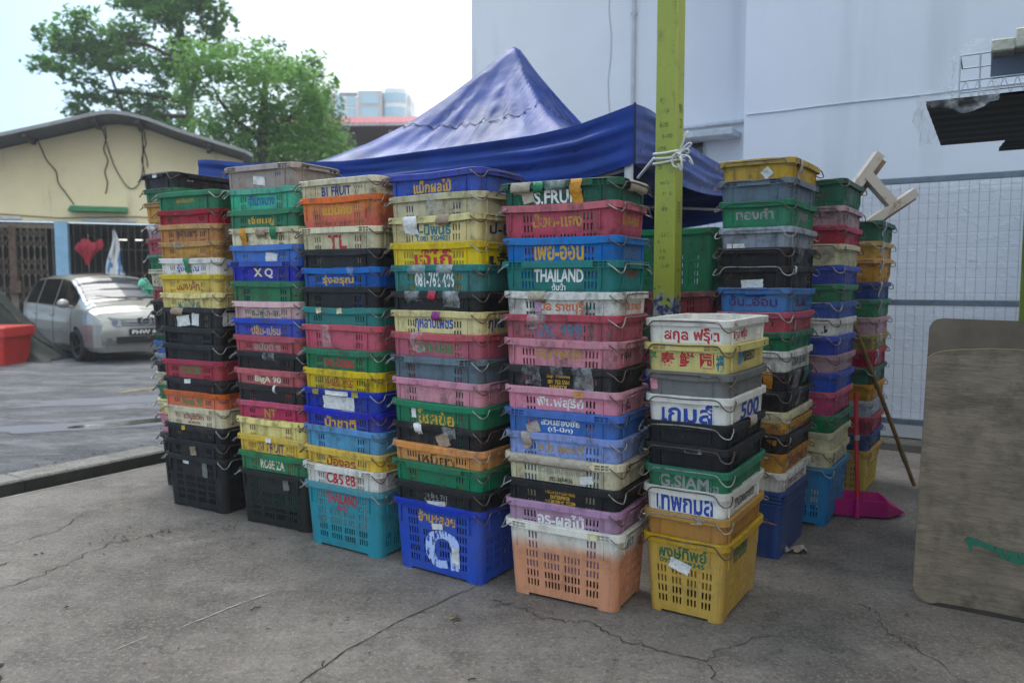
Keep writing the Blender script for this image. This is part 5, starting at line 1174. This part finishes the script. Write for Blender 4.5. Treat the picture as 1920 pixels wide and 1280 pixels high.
# ------------------------------------------------------------------ trees
def leaf_mat(name, c1, c2, c3):
    k = NT(name); v = k.coord(); oi = k.noise(v, .9, 4, .65, .3, .7)
    col = k.mix(oi, c1, c2); col = k.mix(k.noise(v, 5.5, 3, .7, .5, .75, 0, .8), col, c3)
    k.base(col); k.set(Roughness=.5)
    tr = k.n('ShaderNodeBsdfTranslucent'); k.l(col, tr.inputs['Color']); ms = k.n('ShaderNodeMixShader'); ms.inputs[0].default_value = .5
    k.l(k.b.outputs[0], ms.inputs[1]); k.l(tr.outputs[0], ms.inputs[2]); k.l(ms.outputs[0], k.o.inputs[0]); return k.m
M_bark = simple('bark', '4b4438', .9, var=.4, scale=5)
def tree(name, label, loc, trunk, limbs, clumps, nleaf, leaf, mat, seed, group=None):
    r = random.Random(seed); t = thing(name, label, 'tree', loc, (0, 0, 0), 'trees behind the shop')
    mb = MB(); mb.tube(catmull([p[:3] for p in trunk], 5), [interp([(0, trunk[0][3]), (1, trunk[-1][3])], i / (5 * (len(trunk) - 1))) for i in range(5 * (len(trunk) - 1) + 1)], 9); tk = mb.build('trunk', M_bark, t)
    for l in limbs:
        mb = MB(); P = catmull(l[0], 5); mb.tube(P, [l[1] * (1 - .75 * i / (len(P) - 1)) for i in range(len(P))], 6); mb.build('branch', M_bark, t)
    V = []; F = []
    for (cx, cy, cz, rx, ry, rz) in clumps:
        m_ = int(nleaf * 1.9 * (rx * rz) / .8)
        sub = [(r.gauss(0, .55), r.gauss(0, .55), r.gauss(0, .5)) for _ in range(max(3, int(m_ / 55)))]
        for _ in range(m_):
            s_ = r.choice(sub); sp = .15 / max(.4, min(rx, rz))
            x, y, z = [max(-1.1, min(1.1, s_[q] + r.gauss(0, sp))) for q in range(3)]
            c = Vector((cx + x * rx, cy + y * ry, cz + z * rz)); a = r.uniform(0, 6.28); tl = r.uniform(-.75, .75); l_ = leaf * r.choice((.5, .8, 1., 1.35)) * r.uniform(.8, 1.2); w_ = l_ * r.uniform(.42, .6)
            d = Vector((cos(a) * cos(tl), sin(a) * cos(tl), sin(tl) - .25)).normalized(); s2 = d.cross(Vector((r.uniform(-.5, .5), r.uniform(-.5, .5), 1))).normalized()
            n = len(V); b = c - d * l_ / 2; e = c + d * l_ / 2; mid = c + d * l_ * .12
            V += [b[:], (mid + s2 * w_ / 2)[:], e[:], (mid - s2 * w_ / 2)[:]]; F.append((n, n + 1, n + 2, n + 3))
    me = bpy.data.meshes.new('crown'); me.from_pydata(V, [], F); me.update(); me.materials.append(mat); link('crown', me, t)
    return t
def pxy(px, py, d):      # metres beside and above the eye for a tree this far off
    return ((px - 960) / 1450 * d, 1.5 + (530 - py) / 1450 * d)
D1 = 29.0; bx1, bz1 = pxy(368, 235, D1)
CL1 = [(195, 85, 55, 32), (240, 72, 45, 28), (150, 110, 45, 28), (125, 142, 30, 15), (215, 112, 60, 28), (300, 22, 60, 26), (365, 15, 70, 34), (405, 55, 32, 42), (345, 62, 45, 26), (420, 22, 22, 20), (320, 100, 30, 22), (285, 128, 34, 14), (345, 128, 32, 26),
       (200, 172, 30, 14), (186, 196, 38, 14), (232, 188, 45, 15), (165, 218, 28, 14), (222, 220, 58, 16), (290, 172, 40, 14), (312, 142, 36, 14), (352, 170, 22, 24), (285, 208, 44, 14), (335, 212, 36, 18), (365, 100, 18, 26), (350, -40, 80, 40), (290, -20, 50, 24), (410, -30, 40, 30), (255, 140, 28, 12), (270, 232, 40, 10), (340, 245, 40, 16)]
def cl(C, D, bx, sd, dy):
    r = random.Random(sd); o = []
    for px, py, rx, rz in C:
        x, z = pxy(px, py, D); o.append((x - bx, r.uniform(-dy, dy), z, rx / 1450 * D, max(rx, rz) / 1450 * D * .8, rz / 1450 * D))
    return o
c1 = cl(CL1, D1, bx1, 1, 1.2)
def P1(px, py, y=0): x, z = pxy(px, py, D1); return (x - bx1, y, z)
limbs1 = [([P1(368, 190), P1(385, 120, .3), P1(400, 60, .3)], .12), ([P1(366, 205), P1(300, 185, .2), P1(240, 180, .2), P1(200, 172)], .10), ([P1(360, 150), P1(320, 110, -.3), P1(250, 95, -.3), P1(170, 100)], .11), ([P1(245, 215), P1(222, 150, .1), P1(210, 110)], .07),
          ([P1(366, 225), P1(290, 222), P1(200, 218)], .08), ([P1(358, 110), P1(345, 60), P1(310, 25)], .09)]
tree('almond_tree', 'tall open tree with layered branches rising behind the gabled shop roof', (bx1, D1, 0), [(0, 0, 0, .22), (.1, 0, 3, .2), (0, 0, bz1, .17), (*P1(362, 150), .13), (*P1(355, 40), .08), (*P1(350, -50), .05)], limbs1, c1, 620, .25, leaf_mat('broad_leaf', '4a7836', '669848', '8fb25c'), 3)
D2 = 24.0; bx2, bz2 = pxy(500, 300, D2)
CL2 = [(478, 118, 50, 26), (545, 112, 48, 24), (425, 150, 55, 34), (500, 165, 80, 40), (575, 150, 38, 38), (440, 205, 70, 36), (540, 222, 70, 46), (598, 215, 38, 50), (620, 265, 36, 34), (505, 265, 80, 44), (430, 255, 56, 36), (395, 190, 36, 26), (560, 290, 76, 34), (600, 300, 60, 22), (480, 290, 60, 30), (515, 130, 40, 22), (375, 232, 32, 18), (450, 100, 26, 14)]
c2 = cl(CL2, D2, bx2, 2, 1.3)
def P2(px, py, y=0): x, z = pxy(px, py, D2); return (x - bx2, y, z)
tree('bushy_tree', 'dense bright green bushy tree standing right of the tall open tree', (bx2, D2, 0), [(0, 0, 0, .3), (.05, 0, 2.5, .27), (0, 0, bz2, .2), (*P2(505, 200), .12), (*P2(510, 130), .05)], [([P2(500, 270), P2(440, 220), P2(410, 170)], .1), ([P2(502, 260), P2(560, 220), P2(590, 170)], .1), ([P2(500, 290), P2(570, 290), P2(620, 270)], .08)], c2, 900, .17, leaf_mat('small_leaf', '5b8a42', '7aa856', 'a2c46c'), 4)
D3 = 27.0; bx3, _ = pxy(600, 300, D3)
c3 = cl([(610, 205, 30, 40), (628, 240, 26, 30), (585, 190, 30, 36), (600, 165, 22, 24), (640, 275, 22, 26), (560, 130, 40, 18), (600, 280, 50, 40), (520, 95, 24, 10)], D3, bx3, 5, 1.0)
tree('grey_tree', 'hazy grey green tree behind the bushy tree near the tower', (bx3, D3, 0), [(0, 0, 0, .25), (0, 0, 4, .2), (.1, 0, 7.5, .08)], [([(0, 0, 4.5), (.5, 0, 5.6), (.7, 0, 6.6)], .08)], c3, 620, .16, leaf_mat('dull_leaf', '607d58', '7b966c', '93a97f'), 6)

# ------------------------------------------------------------------ red roofed hall and office tower far off
DM = 38.0
hall = thing('red_roofed_hall', 'low hall with pinkish red metal roof and open upper storey', 'building', (-5.6, DM, 0), (0, 0, RAD(-2)))
M_pink = simple('faded_red_wall', 'bf6a72', .8); M_proof = simple('faded_red_roof', 'c9848a', .6)
m = MB(); m.box((2, 4.4, 3.75), (16, .3, 7.5)); m.box((2, 0.0, 3.7), (16, .3, 7.4)); m.build('wall', M_pink, hall)
m = MB(); m.add([(-6.2, -.9, 9.02), (10.2, -.9, 9.02), (10.2, 4, 10.3), (-6.2, 4, 10.3), (-6.2, -.9, 8.95), (10.2, -.9, 8.95), (10.2, 4, 10.2), (-6.2, 4, 10.2)], [(0, 1, 2, 3), (7, 6, 5, 4), (0, 4, 5, 1), (1, 5, 6, 2), (2, 6, 7, 3), (3, 7, 4, 0)]); 
for i in range(66): m.box((-6.1 + i * .25, 1.55, 9.675), (.05, 5.05, .05), Matrix.Rotation(math.atan2(1.28, 4.9), 3, 'X'))
m.build('roof', M_proof, hall)
m = MB(); m.box((2, 3.6, 8.5), (15.8, .2, 2.1)); m.box((2, 1.2, 8.85), (15.8, 4.4, .06)); m.build('upper_back_wall', simple('dim_brown', '5f5454', .9), hall)
for x_ in (-4.1, -.25, 3.6, 7.4):
    m = MB(); m.box((x_, -.05, 8.2), (.18, .18, 1.5)); m.build('column', simple('pale_column', 'd5d2d2', .7), hall)
m = MB(); m.box((2, -.17, 7.46), (16, .12, .14)); m.build('railing', simple('pale_railing', 'cbb9bb', .7), hall)
tw = thing('office_tower', 'distant pale office tower with blue glass bands and curved corner bay', 'tower', (-27.5, 150, 0), (0, 0, 0))
M_tw = simple('tower_cladding', 'c6c6cc', .7, var=.08); M_tw2 = simple('tower_grey', 'a9a6aa', .7, var=.08); kk_ = NT('tower_glass'); kk_.base('8db2c4'); kk_.set(Roughness=.2); M_tg = kk_.m
m = MB(); m.box((-4.6, 6, 18.3), (6.4, 12, 36.6)); m.box((-7.4, 6, 18.8), (3.0, 10, 37.6)); m.build('rear_block', M_tw, tw)
m = MB(); m.box((.6, 5, 18.85), (4.6, 11, 37.7)); m.build('grey_block', M_tw2, tw)
m = MB(); m.box((-3.6, 0, 37.1), (3.4, .4, .7)); m.build('roof_screen', simple('roof_dark', '77757b', .8), tw)
NB = 8
for fl_ in range(NB):
    z_ = 36.2 - fl_ * 2.6
    for x_ in (-5.2, -3.1): 
        m = MB(); m.box((x_, -.05, z_ - .2), (1.5, .2, 2.1)); m.build('window', M_tg, tw)
    m = MB(); m.box((.6, -.55, z_), (3.2, .2, 1.9)); m.build('window', M_tg, tw)
    m = MB(); m.grid(lambda a, b: Vector((5.3 - 2.15 * cos(pi * (.08 + a * .84)), .2 - 1.5 * sin(pi * (.08 + a * .84)), z_ - .7 + b * 1.7)), 14, 1); m.build('window', M_tg, tw)
    for x_ in (7.95,):
        m = MB(); m.box((x_ - .02, 2.2, z_), (.1, 2.2, 1.5)); m.box((x_ - .02, 6.2, z_), (.1, 2.2, 1.5)); m.build('window', simple('side_glass', '8a93a8', .3) if fl_ == 0 else bpy.data.materials['side_glass'], tw)
m = MB(); m.grid(lambda a, b: Vector((5.3 - 2.1 * cos(pi * a), .3 - 1.45 * sin(pi * a), b * 38.0)), 18, 1); m.box((5.3, 5, 19), (4.2, 9.4, 38.0)); m.box((7.5, 5.5, 18.7), (.9, 8, 37.4)); m.box((5.3, 3.5, 38.2), (3.6, 6, .5)); m.build('curved_bay', simple('tower_white', 'dcdce2', .7, var=.05), tw)
for x_ in (-1.9, -.9 + .0): 
    m = MB(); m.box((x_, -.3, 18), (.35, .3, 36)); m.build('fin', M_tw, tw)

# ------------------------------------------------------------------ humid air
hm = bpy.data.materials.new('humid_air'); hm.use_nodes = True; hn = hm.node_tree; hn.nodes.clear()
ho = hn.nodes.new('ShaderNodeOutputMaterial'); pv = hn.nodes.new('ShaderNodeVolumePrincipled'); pv.inputs['Density'].default_value = .0019; pv.inputs['Color'].default_value = (.92, .96, 1, 1); pv.inputs['Anisotropy'].default_value = .2
hn.links.new(pv.outputs[0], ho.inputs['Volume'])
m = MB(); m.box((-20, 70, 20.9), (420, 240, 44)); struct(m.build('haze', hm), 'stuff')
